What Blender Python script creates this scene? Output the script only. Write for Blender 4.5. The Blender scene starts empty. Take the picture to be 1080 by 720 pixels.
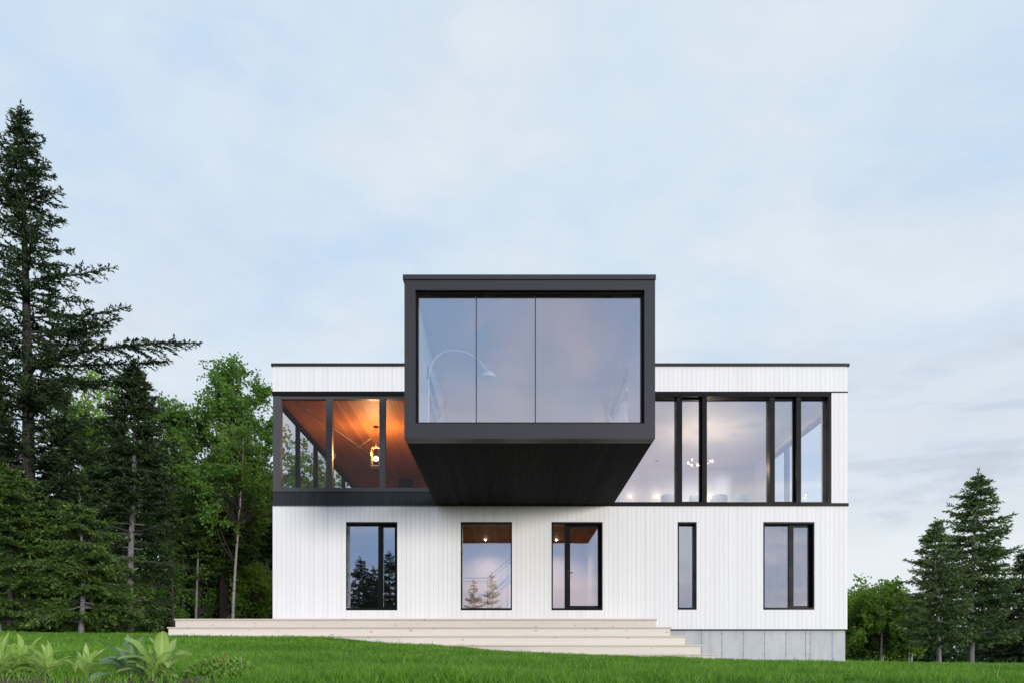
import bpy, math, random
import numpy as np
from mathutils import Vector
R = math.radians
F = 736.0            # focal length in photo pixels (1080 wide)
HX, HY = 540.0, 700.0
YW = 17.0            # distance of the white facade
def X_(px, Y): return (px-HX)*Y/F
def Z_(py, Y): return (HY-py)*Y/F

scene = bpy.context.scene
col = scene.collection
rng = np.random.default_rng(7)
random.seed(7)

# ------------------------------------------------------------------ mesh helpers
class MB:
    def __init__(s): s.v=[]; s.f=[]; s.sm=[]
    def add(s, vs, fs, smooth=False):
        o=len(s.v); s.v+= [tuple(p) for p in vs]; s.f+=[[i+o for i in f] for f in fs]; s.sm+=[smooth]*len(fs); return s
    def box(s, x0,x1,y0,y1,z0,z1, bev=0.0):
        if bev<=0:
            v=[(x0,y0,z0),(x1,y0,z0),(x1,y1,z0),(x0,y1,z0),(x0,y0,z1),(x1,y0,z1),(x1,y1,z1),(x0,y1,z1)]
            return s.add(v,[[0,3,2,1],[4,5,6,7],[0,1,5,4],[1,2,6,5],[2,3,7,6],[3,0,4,7]])
        b=bev; v=[]
        for sx,xa,xb in ((-1,x0,x0+b),(1,x1,x1-b)):
            for sy,ya,yb in ((-1,y0,y0+b),(1,y1,y1-b)):
                for sz,za,zb in ((-1,z0,z0+b),(1,z1,z1-b)):
                    v+=[(xa,yb,zb),(xb,ya,zb),(xb,yb,za)]
        def i(x,y,z,a): return ((x*2+y)*2+z)*3+a
        f=[]
        f+=[[i(0,0,0,0),i(0,0,1,0),i(0,1,1,0),i(0,1,0,0)],[i(1,0,0,0),i(1,1,0,0),i(1,1,1,0),i(1,0,1,0)]]
        f+=[[i(0,0,0,1),i(1,0,0,1),i(1,0,1,1),i(0,0,1,1)],[i(0,1,0,1),i(0,1,1,1),i(1,1,1,1),i(1,1,0,1)]]
        f+=[[i(0,0,0,2),i(0,1,0,2),i(1,1,0,2),i(1,0,0,2)],[i(0,0,1,2),i(1,0,1,2),i(1,1,1,2),i(0,1,1,2)]]
        for y in (0,1):
            for z in (0,1):
                f.append([i(0,y,z,1),i(1,y,z,1),i(1,y,z,2),i(0,y,z,2)])
        for x in (0,1):
            for z in (0,1):
                f.append([i(x,0,z,0),i(x,1,z,0),i(x,1,z,2),i(x,0,z,2)])
            for y in (0,1):
                f.append([i(x,y,0,0),i(x,y,1,0),i(x,y,1,1),i(x,y,0,1)])
        for x in (0,1):
            for y in (0,1):
                for z in (0,1): f.append([i(x,y,z,0),i(x,y,z,1),i(x,y,z,2)])
        return s.add(v,f)
    def ring(s, x0,x1,z0,z1, y0,y1, l,r,b,t):   # rectangular frame facing -Y, pieces butted
        s.box(x0,x0+l,y0,y1,z0,z1); s.box(x1-r,x1,y0,y1,z0,z1)
        s.box(x0+l,x1-r,y0,y1,z0,z0+b); s.box(x0+l,x1-r,y0,y1,z1-t,z1); return s
    def tube(s, pts, rad, n=8, cap=True):
        pts=[Vector(p) for p in pts]
        if not hasattr(rad,'__len__'): rad=[rad]*len(pts)
        vs=[]; m=len(pts); ref=None
        for k,p in enumerate(pts):
            t=(pts[min(k+1,m-1)]-pts[max(k-1,0)])
            t = t.normalized() if t.length>1e-9 else Vector((0,0,1))
            if ref is None: ref = Vector((1,0,0)) if abs(t.x)<.8 else Vector((0,1,0))
            a=(ref-t*ref.dot(t)).normalized(); b=t.cross(a); ref=a
            for j in range(n):
                an=2*math.pi*j/n; vs.append(p+(a*math.cos(an)+b*math.sin(an))*rad[k])
        fs=[[k*n+j,k*n+(j+1)%n,(k+1)*n+(j+1)%n,(k+1)*n+j] for k in range(m-1) for j in range(n)]
        if cap: fs+=[list(range(n))[::-1],[(m-1)*n+j for j in range(n)]]
        return s.add(vs,fs,True)
    def lathe(s, prof, c=(0,0,0), n=20):
        vs=[]; m=len(prof)
        for r,z in prof:
            for j in range(n):
                a=2*math.pi*j/n; vs.append((c[0]+r*math.cos(a),c[1]+r*math.sin(a),c[2]+z))
        fs=[[k*n+j,k*n+(j+1)%n,(k+1)*n+(j+1)%n,(k+1)*n+j] for k in range(m-1) for j in range(n)]
        return s.add(vs,fs,True)
    def ball(s,c,r,n=12):
        return s.lathe([(max(1e-4,r*math.sin(math.pi*k/(n//2))),-r*math.cos(math.pi*k/(n//2))) for k in range(n//2+1)],c,n)

OFF={}
def link(name, me, parent=None):
    o=bpy.data.objects.new(name,me); col.objects.link(o)
    if parent is not None:
        o.parent=parent
    return o
def part(name, mb, mat, parent, label=None):
    off=Vector(OFF.get(parent.name,(0,0,0))) if parent else Vector((0,0,0))
    me=bpy.data.meshes.new(name)
    me.from_pydata([tuple(Vector(p)-off) for p in mb.v],[],mb.f); me.update()
    me.polygons.foreach_set('use_smooth',mb.sm)
    if isinstance(mat,(list,tuple)):
        for m in mat: me.materials.append(m)
    else: me.materials.append(mat)
    o=link(name,me,parent); OFF[o.name]=tuple(off)
    if label: o['label']=label
    return o
def empty(name, loc, label, cat, group=None):
    o=bpy.data.objects.new(name,None); col.objects.link(o); o.location=loc; o.empty_display_size=.2
    OFF[o.name]=tuple(loc); o['label']=label; o['category']=cat
    if group: o['group']=group
    return o
def copy_tree(o, parent=None):
    c=o.copy(); col.objects.link(c)
    if parent: c.parent=parent
    for ch in list(o.children): copy_tree(ch,c)
    return c
def soup(name, V, nper, mat, parent=None, tint=None):
    """V: (n, nper, 3) independent polygons -> one mesh"""
    off=np.array(OFF.get(parent.name,(0,0,0))) if parent else np.zeros(3)
    n=len(V); me=bpy.data.meshes.new(name)
    co=(V.reshape(-1,3)-off).astype(np.float32)
    me.vertices.add(n*nper); me.vertices.foreach_set('co',co.ravel())
    me.loops.add(n*nper); me.loops.foreach_set('vertex_index',np.arange(n*nper,dtype=np.int32))
    me.polygons.add(n); me.polygons.foreach_set('loop_start',np.arange(n,dtype=np.int32)*nper)
    try: me.polygons.foreach_set('loop_total',np.full(n,nper,dtype=np.int32))
    except Exception: pass
    if tint is not None:
        a=me.attributes.new('tint','FLOAT','POINT')
        a.data.foreach_set('value',np.repeat(tint.astype(np.float32),nper))
    me.update(calc_edges=True); me.materials.append(mat)
    o=link(name,me,parent); OFF[o.name]=tuple(off)
    return o

# ------------------------------------------------------------------ materials
class NT:
    def __init__(s,name):
        s.m=bpy.data.materials.new(name); s.m.use_nodes=True; s.t=s.m.node_tree; s.t.nodes.clear()
        s.out=s.n('ShaderNodeOutputMaterial')
    def n(s,typ,**kw):
        nd=s.t.nodes.new(typ)
        for k,v in kw.items():
            if k in nd.inputs.keys() if isinstance(k,str) else False: nd.inputs[k].default_value=v
            else: setattr(nd,k,v)
        return nd
    def l(s,a,b): s.t.links.new(a,b)
    def math(s,op,a,b=None,c=None,clamp=False):
        nd=s.n('ShaderNodeMath'); nd.operation=op; nd.use_clamp=clamp
        for i,x in enumerate((a,b,c)):
            if x is None: continue
            if hasattr(x,'is_linked') : s.l(x,nd.inputs[i])
            else: nd.inputs[i].default_value=x
        return nd.outputs[0]
    def mix(s,f,a,b,blend='MIX'):
        nd=s.n('ShaderNodeMix'); nd.data_type='RGBA'; nd.blend_type=blend
        for i,x in ((0,f),(6,a),(7,b)):
            if hasattr(x,'is_linked'): s.l(x,nd.inputs[i])
            else: nd.inputs[i].default_value = x if i==0 else (tuple(x)+(1,))[:4]
        return nd.outputs[2]
    def coord(s,kind='Object',scale=(1,1,1)):
        tc=s.n('ShaderNodeTexCoord'); mp=s.n('ShaderNodeMapping'); mp.inputs['Scale'].default_value=scale
        s.l(tc.outputs[kind],mp.inputs[0]); return mp.outputs[0]
    def noise(s,vec,scale=5,detail=4,rough=.55,dist=0,out='Fac'):
        nd=s.n('ShaderNodeTexNoise'); s.l(vec,nd.inputs['Vector'])
        nd.inputs['Scale'].default_value=scale; nd.inputs['Detail'].default_value=detail
        nd.inputs['Roughness'].default_value=rough; nd.inputs['Distortion'].default_value=dist
        return nd.outputs[out]
    def ramp(s,f,stops):
        nd=s.n('ShaderNodeValToRGB'); s.l(f,nd.inputs[0]); e=nd.color_ramp.elements
        while len(e)<len(stops): e.new(.5)
        for k,(p,c) in enumerate(stops): e[k].position=p; e[k].color=tuple(c)+(1,) if len(c)==3 else c
        return nd.outputs[0]
    def rng(s,f,a,b,c,d):
        nd=s.n('ShaderNodeMapRange'); s.l(f,nd.inputs[0])
        for i,x in enumerate((a,b,c,d)): nd.inputs[i+1].default_value=x
        return nd.outputs[0]
    def bump(s,h,strength=.3,dist=.01):
        nd=s.n('ShaderNodeBump'); s.l(h,nd.inputs['Height']); nd.inputs['Strength'].default_value=strength; nd.inputs['Distance'].default_value=dist
        return nd.outputs[0]
    def bsdf(s,color,rough=.5,metal=0,normal=None,spec=.5,**kw):
        b=s.n('ShaderNodeBsdfPrincipled')
        if hasattr(color,'is_linked'): s.l(color,b.inputs['Base Color'])
        else: b.inputs['Base Color'].default_value=tuple(color)+(1,)
        if hasattr(rough,'is_linked'): s.l(rough,b.inputs['Roughness'])
        else: b.inputs['Roughness'].default_value=rough
        b.inputs['Metallic'].default_value=metal; b.inputs['Specular IOR Level'].default_value=spec
        if normal is not None: s.l(normal,b.inputs['Normal'])
        s.l(b.outputs[0],s.out.inputs[0]); return b

def m_plain(name,c,rough=.5,metal=0,var=.12,scale=3,bump=0.0,spec=.5):
    t=NT(name); v=t.coord(); n=t.noise(v,scale,5)
    a=tuple(x*(1-var) for x in c); b=tuple(min(1,x*(1+var)) for x in c)
    nn=t.bump(t.noise(v,scale*12,3),bump,.004) if bump else None
    t.bsdf(t.mix(n,a,b),t.rng(t.noise(v,scale*2,3),.3,.7,max(0,rough-.07),min(1,rough+.07)),metal,nn,spec); return t.m

def m_planks(name,dark,light,width,axis='X',along='Y',rough=.55,grain=1.0,bump=.3,groove=.06,knots=0.0,shift=0.0,spec=.4):
    """board surface: boards counted along `axis`, grain running along `along`"""
    t=NT(name); tc=t.n('ShaderNodeTexCoord'); sp=t.n('ShaderNodeSeparateXYZ'); t.l(tc.outputs['Object'],sp.inputs[0])
    u=t.math('DIVIDE',t.math('ADD',sp.outputs[axis],shift),width)
    idx=t.math('FLOOR',u); fr=t.math('FRACT',u)
    wn=t.n('ShaderNodeTexWhiteNoise'); wn.noise_dimensions='1D'; t.l(idx,wn.inputs['W'])
    mp=t.n('ShaderNodeMapping'); sc={'X':14,'Y':14,'Z':14}; sc[along]=.9
    mp.inputs['Scale'].default_value=(sc['X'],sc['Y'],sc['Z'])
    t.l(tc.outputs['Object'],mp.inputs[0])
    ad=t.n('ShaderNodeVectorMath'); ad.operation='ADD'; t.l(mp.outputs[0],ad.inputs[0])
    cb=t.n('ShaderNodeCombineXYZ'); w37=t.math('MULTIPLY',wn.outputs[0],37.0)
    for k in range(3): t.l(w37,cb.inputs[k])
    t.l(cb.outputs[0],ad.inputs[1])
    g=t.noise(ad.outputs[0],1.6,6,.62,.5)
    g=t.math('ADD',t.math('MULTIPLY',t.math('SUBTRACT',g,.5),grain),t.rng(wn.outputs[0],0,1,.25,.75),clamp=True)
    c=t.mix(g,dark,light)
    if knots:
        mk=t.n('ShaderNodeMapping'); sk={'X':11,'Y':11,'Z':11}; sk[along]=4.5; mk.inputs['Scale'].default_value=(sk['X'],sk['Y'],sk['Z'])
        t.l(tc.outputs['Object'],mk.inputs[0])
        vo=t.n('ShaderNodeTexVoronoi'); vo.inputs['Scale'].default_value=1.0; t.l(mk.outputs[0],vo.inputs['Vector'])
        sx=t.n('ShaderNodeSeparateColor'); t.l(vo.outputs['Color'],sx.inputs[0])
        kf=t.math('MULTIPLY',t.rng(vo.outputs['Distance'],.10,.22,knots,0),t.math('GREATER_THAN',sx.outputs[0],.72))
        c=t.mix(kf,c,(.16,.085,.045))
    edge=t.math('LESS_THAN',t.math('MINIMUM',fr,t.math('SUBTRACT',1.0,fr)),groove/2)
    c=t.mix(t.math('MULTIPLY',edge,.75 if groove else 0),c,tuple(x*.25 for x in dark))
    h=t.math('SUBTRACT',g,t.math('MULTIPLY',edge,2.0))
    t.bsdf(c,rough,0,t.bump(h,bump,.006),spec); return t.m

def m_glass(name,base,tint,wav=.0015):
    t=NT(name); v=t.coord('Object',(1,1,1))
    b=t.bump(t.noise(v,.9,2),1.0,wav)
    ge=t.n('ShaderNodeNewGeometry'); dt=t.n('ShaderNodeVectorMath'); dt.operation='DOT_PRODUCT'
    t.l(ge.outputs['Normal'],dt.inputs[0]); t.l(ge.outputs['Incoming'],dt.inputs[1])
    cs=t.math('ABSOLUTE',dt.outputs['Value'])
    sch=t.math('POWER',t.math('SUBTRACT',1.0,cs,clamp=True),5.0)
    fac=t.math('ADD',base,t.math('MULTIPLY',sch,1.0-base),clamp=True)      # Schlick, the same from both faces
    gl=t.n('ShaderNodeBsdfGlossy'); gl.inputs['Roughness'].default_value=0.0; gl.inputs['Color'].default_value=(.88,.93,1,1); t.l(b,gl.inputs['Normal'])
    tr=t.n('ShaderNodeBsdfTransparent'); tr.inputs['Color'].default_value=tuple(tint)+(1,)
    mx=t.n('ShaderNodeMixShader'); t.l(fac,mx.inputs[0]); t.l(tr.outputs[0],mx.inputs[1]); t.l(gl.outputs[0],mx.inputs[2])
    t.l(mx.outputs[0],t.out.inputs[0]); return t.m

def m_leaf(name,dark,light,trans=.3,rough=.55,fresh=None,nscale=.55,spec=.3):
    """leaf colour from the per-leaf tint and slow species/age variation over the crown"""
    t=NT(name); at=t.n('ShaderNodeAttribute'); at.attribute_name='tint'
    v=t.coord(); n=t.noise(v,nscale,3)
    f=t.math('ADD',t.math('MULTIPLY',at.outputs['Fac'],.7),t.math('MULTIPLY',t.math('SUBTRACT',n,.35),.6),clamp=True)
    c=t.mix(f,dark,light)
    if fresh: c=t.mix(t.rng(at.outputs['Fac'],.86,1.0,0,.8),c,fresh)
    p=t.bsdf(c,rough,0,None,spec)
    tl=t.n('ShaderNodeBsdfTranslucent'); t.l(t.mix(.5,c,(light[0]*1.2,light[1]*1.25,light[2]*.7)),tl.inputs[0])
    mx=t.n('ShaderNodeMixShader'); mx.inputs[0].default_value=trans
    t.l(p.outputs[0],mx.inputs[1]); t.l(tl.outputs[0],mx.inputs[2]); t.l(mx.outputs[0],t.out.inputs[0]); return t.m

def m_bark(name,dark,light,sc=(9,9,2)):
    t=NT(name); v=t.coord('Object',sc); n=t.noise(v,2.2,6,.65,.4)
    t.bsdf(t.ramp(n,[(.3,dark),(.65,light)]),.85,0,t.bump(n,.8,.03),.2); return t.m
def m_birch(name):
    t=NT(name); v=t.coord('Object',(3,3,14)); n=t.noise(v,1.4,5,.6,.3); n2=t.noise(t.coord('Object',(2,2,1.2)),1.5,4)
    c=t.mix(t.ramp(n,[(.56,(0,0,0)),(.62,(1,1,1))]),(.42,.40,.375),(.05,.045,.04))
    c=t.mix(t.ramp(n2,[(.6,(0,0,0)),(.72,(1,1,1))]),c,(.09,.08,.07))
    t.bsdf(c,.7,0,t.bump(n,.4,.01),.3); return t.m
def m_emit(name,c,s):
    t=NT(name); e=t.n('ShaderNodeEmission'); e.inputs[0].default_value=tuple(c)+(1,); e.inputs[1].default_value=s
    t.l(e.outputs[0],t.out.inputs[0]); return t.m

def m_siding(name):
    t=NT(name); tc=t.n('ShaderNodeTexCoord'); sp=t.n('ShaderNodeSeparateXYZ'); t.l(tc.outputs['Object'],sp.inputs[0])
    idx=t.math('FLOOR',t.math('DIVIDE',sp.outputs['X'],.1122))
    wn=t.n('ShaderNodeTexWhiteNoise'); wn.noise_dimensions='1D'; t.l(idx,wn.inputs['W'])
    v=t.coord('Object',(9,9,.7)); n=t.noise(v,2,5,.6)
    f=t.math('ADD',t.math('MULTIPLY',wn.outputs[0],.55),t.math('MULTIPLY',n,.45))
    c=t.mix(f,(.81,.80,.787),(.90,.89,.868))
    d=t.noise(t.coord('Object',(1.1,1,.25)),1.0,5,.6)
    c=t.mix(t.rng(d,.55,.8,0,.10),c,(.5,.49,.46))
    t.bsdf(c,.55,0,t.bump(n,.25,.002),.35); return t.m
def m_concrete(name):
    t=NT(name); v=t.coord(); n=t.noise(v,1.3,8,.65); n2=t.noise(v,22,4); 
    st=t.noise(t.coord('Object',(5,5,.6)),1,5,.6)
    c=t.mix(n,(.43,.45,.465),(.70,.71,.72)); c=t.mix(t.rng(st,.45,.75,0,.5),c,(.36,.375,.39))
    t.bsdf(c,.85,0,t.bump(n2,.35,.004),.25); return t.m
def m_ground(name):
    t=NT(name); tc=t.n('ShaderNodeTexCoord'); sp=t.n('ShaderNodeSeparateXYZ'); t.l(tc.outputs['Object'],sp.inputs[0])
    v=t.coord(); n=t.noise(v,.35,5); n2=t.noise(v,9,6,.7)
    lawn=t.mix(n2,(.008,.022,.004),(.03,.07,.012))
    floor=t.mix(n2,(.02,.016,.010),(.055,.042,.024))
    m=t.rng(t.math('ADD',sp.outputs['Y'],t.math('MULTIPLY',n,3.0)),22.6,24.0,0,1)
    t.bsdf(t.mix(m,lawn,floor),.9,0,t.bump(n2,.8,.04),.15); return t.m
def m_soil(name):
    t=NT(name); v=t.coord(); n=t.noise(v,14,8,.7); n2=t.noise(v,60,4)
    t.bsdf(t.ramp(n,[(.3,(.05,.038,.028)),(.55,(.14,.105,.078)),(.75,(.30,.25,.20))]),.95,0,t.bump(n,1.0,.03),.15); return t.m
def m_grass(name):
    t=NT(name); at=t.n('ShaderNodeAttribute'); at.attribute_name='tint'
    v=t.coord(); n=t.noise(v,.55,4); n3=t.noise(v,2.4,3)
    f=t.math('ADD',t.math('MULTIPLY',at.outputs['Fac'],.55),t.math('MULTIPLY',t.math('ADD',n,t.math('MULTIPLY',n3,.5)),.42),clamp=True)
    c=t.mix(f,(.012,.082,.007),(.24,.50,.035))
    c=t.mix(t.rng(at.outputs['Fac'],.965,1,0,.8),c,(.38,.40,.17))
    p=t.bsdf(c,.42,0,None,.4)
    tl=t.n('ShaderNodeBsdfTranslucent'); t.l(c,tl.inputs[0])
    mx=t.n('ShaderNodeMixShader'); mx.inputs[0].default_value=.35
    t.l(p.outputs[0],mx.inputs[1]); t.l(tl.outputs[0],mx.inputs[2]); t.l(mx.outputs[0],t.out.inputs[0]); return t.m

M={}
M['siding']=m_siding('white_siding')
M['backing']=m_plain('siding_backing',(.55,.55,.56),.8)
M['charcoal']=m_plain('charcoal_metal',(.040,.040,.045),.5,0,.10,.7,.1,.3)
M['greymetal']=m_plain('grey_post_metal',(.075,.075,.08),.5,0,.1,2,0,.3)
M['black']=m_plain('black_metal',(.006,.006,.0065),.42,0,.15,2,0,.12)
M['flash']=m_plain('dark_flashing',(.020,.020,.022),.45,0,.15,1,0,.25)
M['soffit']=m_planks('dark_stained_boards',(.004,.004,.0045),(.020,.021,.023),.145,'X','Y',.75,1.7,.4,.012,0,0,.06)
M['band']=m_planks('dark_band_boards',(.026,.026,.029),(.044,.044,.048),.1122,'X','Z',.55,.8,.3,.03,0,0,.2)
M['deck']=m_planks('pale_softwood',(.63,.575,.485),(.79,.745,.66),.205,'Z','X',.6,.9,.2,0,.55)
M['tread']=m_planks('pale_tread_wood',(.55,.45,.36),(.70,.60,.50),.14,'Y','X',.6,.9,.2,.03,.5)
M['concrete']=m_concrete('cast_concrete')
M['joint']=m_plain('concrete_joint',(.24,.25,.26),.9)
M['woodceil']=m_planks('warm_wood_ceiling',(.20,.072,.022),(.44,.185,.06),.105,'X','Y',.6,.9,.35,.06)
M['intwhite']=m_plain('interior_white',(.78,.77,.76),.6,0,.03,1)
M['intgrey']=m_plain('interior_grey',(.28,.28,.29),.7,0,.05,1)
M['floor']=m_planks('interior_floor',(.30,.19,.11),(.46,.31,.19),.14,'X','Y',.35,.8,.2,.04)
M['roof']=m_plain('roof_membrane',(.16,.16,.165),.9,0,.15,.8)
M['glass']=m_glass('window_glass',.285,(.955,.975,.985))
M['glass2']=m_glass('clear_glass',.012,(.97,.98,.98),.0004)
M['seal']=m_plain('dark_sealant',(.03,.04,.07),.5)
M['chrome']=m_plain('brushed_steel',(.75,.76,.78),.22,1.0,.05,6)
M['steel']=m_plain('grey_steel',(.30,.28,.27),.6)
M['lampwhite']=m_plain('pale_lamp_metal',(.88,.89,.90),.25,0,.02,2)
M['whitepaint']=m_plain('white_paint',(.82,.82,.83),.35,0,.03,2)
M['bluefab']=m_plain('blue_fabric',(.24,.32,.40),.8,0,.15,9,.3)
M['oak']=m_planks('oak_wood',(.30,.19,.10),(.48,.33,.19),.3,'X','Y',.45,.8,.15,0)
M['pinewood']=m_plain('brace_wood',(.55,.33,.25),.5,0,.12,4)
M['bulb']=m_emit('lit_bulb',(1,.72,.42),26)
M['bulbw']=m_emit('lit_bulb_white',(1,.74,.48),34)
M['bulbdim']=m_emit('lit_bulb_dim',(1,.72,.46),9)
M['brass']=m_plain('aged_brass',(.55,.38,.18),.3,1.0,.1,6)
M['curtain']=m_plain('sheer_curtain',(.07,.08,.10),.8,0,.05,8)
M['ground']=m_ground('lawn_and_forest_floor')
M['soil']=m_soil('garden_soil')
M['grass']=m_grass('grass_blades')
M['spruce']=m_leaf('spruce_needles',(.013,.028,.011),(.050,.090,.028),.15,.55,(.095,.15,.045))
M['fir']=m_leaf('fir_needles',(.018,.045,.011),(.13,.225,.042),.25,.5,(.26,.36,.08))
M['blue']=m_leaf('blue_spruce_needles',(.034,.068,.026),(.15,.23,.075),.25,.55,(.21,.30,.11))
M['maple']=m_leaf('maple_leaves',(.045,.125,.018),(.18,.33,.055),.38,.45,(.11,.21,.04))
M['birchleaf']=m_leaf('birch_leaves',(.13,.26,.03),(.36,.55,.09),.4,.45,(.34,.52,.10))
M['wood']=m_leaf('woodland_leaves',(.014,.042,.010),(.060,.130,.026),.25,.5,(.075,.15,.035),.35)
M['dead']=m_bark('dead_twigs',(.05,.047,.045),(.13,.125,.122))
M['bark']=m_bark('spruce_bark',(.022,.018,.017),(.075,.065,.06))
M['greybark']=m_bark('grey_bark',(.09,.085,.085),(.26,.25,.25))
M['birch']=m_birch('birch_bark')
M['herb']=m_leaf('herb_leaves',(.20,.36,.05),(.50,.66,.22),.42,.6,(.66,.74,.38),6,.4)
M['herbblue']=m_leaf('blue_herb_leaves',(.10,.20,.085),(.30,.46,.25),.3,.4,(.42,.53,.34),6,.4)
M['cover']=m_leaf('groundcover_leaves',(.10,.22,.03),(.26,.42,.08),.3,.45,(.26,.10,.06),5)
M['stem']=m_plain('green_stem',(.20,.30,.09),.6)

# ------------------------------------------------------------------ terrain
_px=np.array([-700,0,180,350,430,480,540,600,690,757,893,1080,1600])
_bz=np.array([.78,.62,.57,.53,.39,.335,.232,.165,.110,.035,-.015,-.10,-.32])
_bx=(_px-540)*14.5/F
def sst(t): t=np.clip(t,0,1); return t*t*(3-2*t)
def gz(X,Y):
    X=np.asarray(X,float); Y=np.asarray(Y,float)
    B=np.interp(X,_bx,_bz)
    C=-.108-.008*np.sin(X*.7)
    t=np.clip((Y-4)/10.5,0,1)
    z=C*(1-t)+B*t
    sl=np.interp(X,[-12,0,10,20],[.042,.035,.022,.012])
    z=z+sl*np.clip(Y-14.5,0,9.5)
    z=z-1.45*sst((4-Y)/4.6)
    z=z-.02*np.clip(Y-45,0,200)*sst((Y-45)/60)
    z=z+.012*np.sin(X*2.1+.6*Y)*np.sin(Y*1.7-.4*X)
    return z
def gzf(x,y): return float(gz(x,y))

xs=np.concatenate([[-1800,-600,-200,-90,-60],np.linspace(-45,45,181),[60,90,200,600,1800]])
ys=np.concatenate([[-1800,-600,-150,-60],np.linspace(-30,-2,29),np.linspace(-1.5,26,111),np.linspace(27,60,34),[80,110,160,250,600,1800]])
XX,YY=np.meshgrid(xs,ys); ZZ=gz(XX,YY)
gm=MB(); gm.v=list(zip(XX.ravel().tolist(),YY.ravel().tolist(),ZZ.ravel().tolist()))
nx=len(xs)
gm.f=[[j*nx+i,j*nx+i+1,(j+1)*nx+i+1,(j+1)*nx+i] for j in range(len(ys)-1) for i in range(nx-1)]; gm.sm=[True]*len(gm.f)
g=part('ground',gm,M['ground'],None); g['kind']='structure'

# ------------------------------------------------------------------ house
XL,XR=-5.83,8.17; YB=26.0
Z0=.855; ZF=3.846; ZG=3.925; ZP0=6.63; ZP1=7.25
house=empty('modern_house',(1.17,21.5,.0),'white board clad house with a dark glazed box jutting out over wooden steps','house')
BW=.1122
def boards(mb,x0,x1,z0,z1,openings,y=YW,th=.022,gap=.0032):
    k0=math.floor(x0/BW)
    k=k0
    while k*BW<x1-1e-6:
        a=max(x0,k*BW+gap/2); b=min(x1,(k+1)*BW-gap/2); k+=1
        if b-a<.006: continue
        # split horizontally at opening edges
        cuts=[(a,b)]
        for (ox0,ox1,oz0,oz1) in openings:
            nc=[]
            for (c,d) in cuts:
                e=[c]+[q for q in (ox0,ox1) if c<q<d]+[d]
                nc+=list(zip(e[:-1],e[1:]))
            cuts=nc
        for (c,d) in cuts:
            if d-c<.004: continue
            mid=(c+d)/2; spans=[(z0,z1)]
            for (ox0,ox1,oz0,oz1) in openings:
                if ox0<mid<ox1:
                    ns=[]
                    for (s0,s1) in spans:
                        if oz1<=s0 or oz0>=s1: ns.append((s0,s1)); continue
                        if oz0>s0: ns.append((s0,oz0))
                        if oz1<s1: ns.append((oz1,s1))
                    spans=ns
            for (s0,s1) in spans: mb.box(c,d,y,y+th,s0,s1)
def solid_with_holes(mb,x0,x1,z0,z1,y0,y1,openings):
    xsn=sorted(set([x0,x1]+[o[0] for o in openings]+[o[1] for o in openings]))
    for a,b in zip(xsn[:-1],xsn[1:]):
        mid=(a+b)/2; spans=[(z0,z1)]
        for o in openings:
            if o[0]<mid<o[1]:
                ns=[]
                for s0,s1 in spans:
                    if o[2]>s0: ns.append((s0,o[2]))
                    if o[3]<s1: ns.append((o[3],s1))
                spans=ns
        for s0,s1 in spans: mb.box(a,b,y0,y1,s0,s1)

def wx(px): return X_(px,YW)
def wz(py): return Z_(py,YW)
WIN=[(365,419,550,643),(486,540,550,643),(581.7,635.6,550,643),(714.7,734.8,550,642.5),(805,859,550,642.5)]
OPEN=[(wx(a),wx(b),wz(d),wz(c)) for a,b,c,d in WIN]
m=MB(); boards(m,XL,XR,Z0,ZF,OPEN); part('front_wall',m,M['siding'],house)
m=MB(); solid_with_holes(m,XL+.01,XR-.01,Z0+.02,ZF-.002,YW+.0225,YW+.25,OPEN); part('wall_backing',m,M['backing'],house)
# parapet and pilaster
m=MB(); boards(m,XL,XR,ZP0+.012,ZP1,[]); part('parapet',m,M['siding'],house)
xp=wx(876.8)
m=MB(); boards(m,xp,XR,ZG+.002,ZP0-.02,[]); part('corner_pilaster',m,M['siding'],house)
# side and rear walls (boards counted along Y would need another mesh: plain boxes with thin battens)
def side_boards(mb,x0,x1,y0,y1,z0,z1):
    k=math.floor(y0/BW)
    while k*BW<y1-1e-6:
        a=max(y0,k*BW+.00225); b=min(y1,(k+1)*BW-.00225); k+=1
        if b-a>.005: mb.box(x0,x1,a,b,z0,z1)
m=MB()
side_boards(m,XL,XL+.022,YW+.03,YB,Z0,ZF); m.box(XL+.0225,XL+.2,YW+.26,YB-.21,Z0+.02,ZF-.01)
part('side_wall',m,M['siding'],house)
m=MB()
side_boards(m,XR-.022,XR,YW+.03,YB,Z0,ZF); m.box(XR-.2,XR-.0225,YW+.26,YB-.21,Z0+.02,ZF-.01)
part('side_wall',m,M['siding'],house)
for xx0,xx1 in ((XL,XL+.022),(XR-.022,XR)):
    m=MB(); side_boards(m,xx0,xx1,YW+.03,YB,ZP0+.012,ZP1); part('side_parapet',m,M['siding'],house)
# right upper side: pier, glazing 17.9..21.8, then wall
m=MB(); side_boards(m,XR-.022,XR,YW+.03,17.9,ZG,ZP0-.02); side_boards(m,XR-.022,XR,21.8,YB,ZG,ZP0-.02)
side_boards(m,XR-.022,XR,17.9,21.8,6.42,ZP0-.02)
part('side_wall',m,M['siding'],house)
m=MB(); m.box(7.93,XR-.023,YW+.26,17.9,ZG,6.5); m.box(7.93,XR-.023,21.8,YB-.21,ZG,6.5); m.box(7.93,XR-.023,17.9,21.8,6.41,6.5)
part('inner_side_wall',m,M['intwhite'],house)
m=MB(); m.box(XL,XR,YB-.2,YB,-.6,ZP1); part('rear_wall',m,M['siding'],house)
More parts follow.
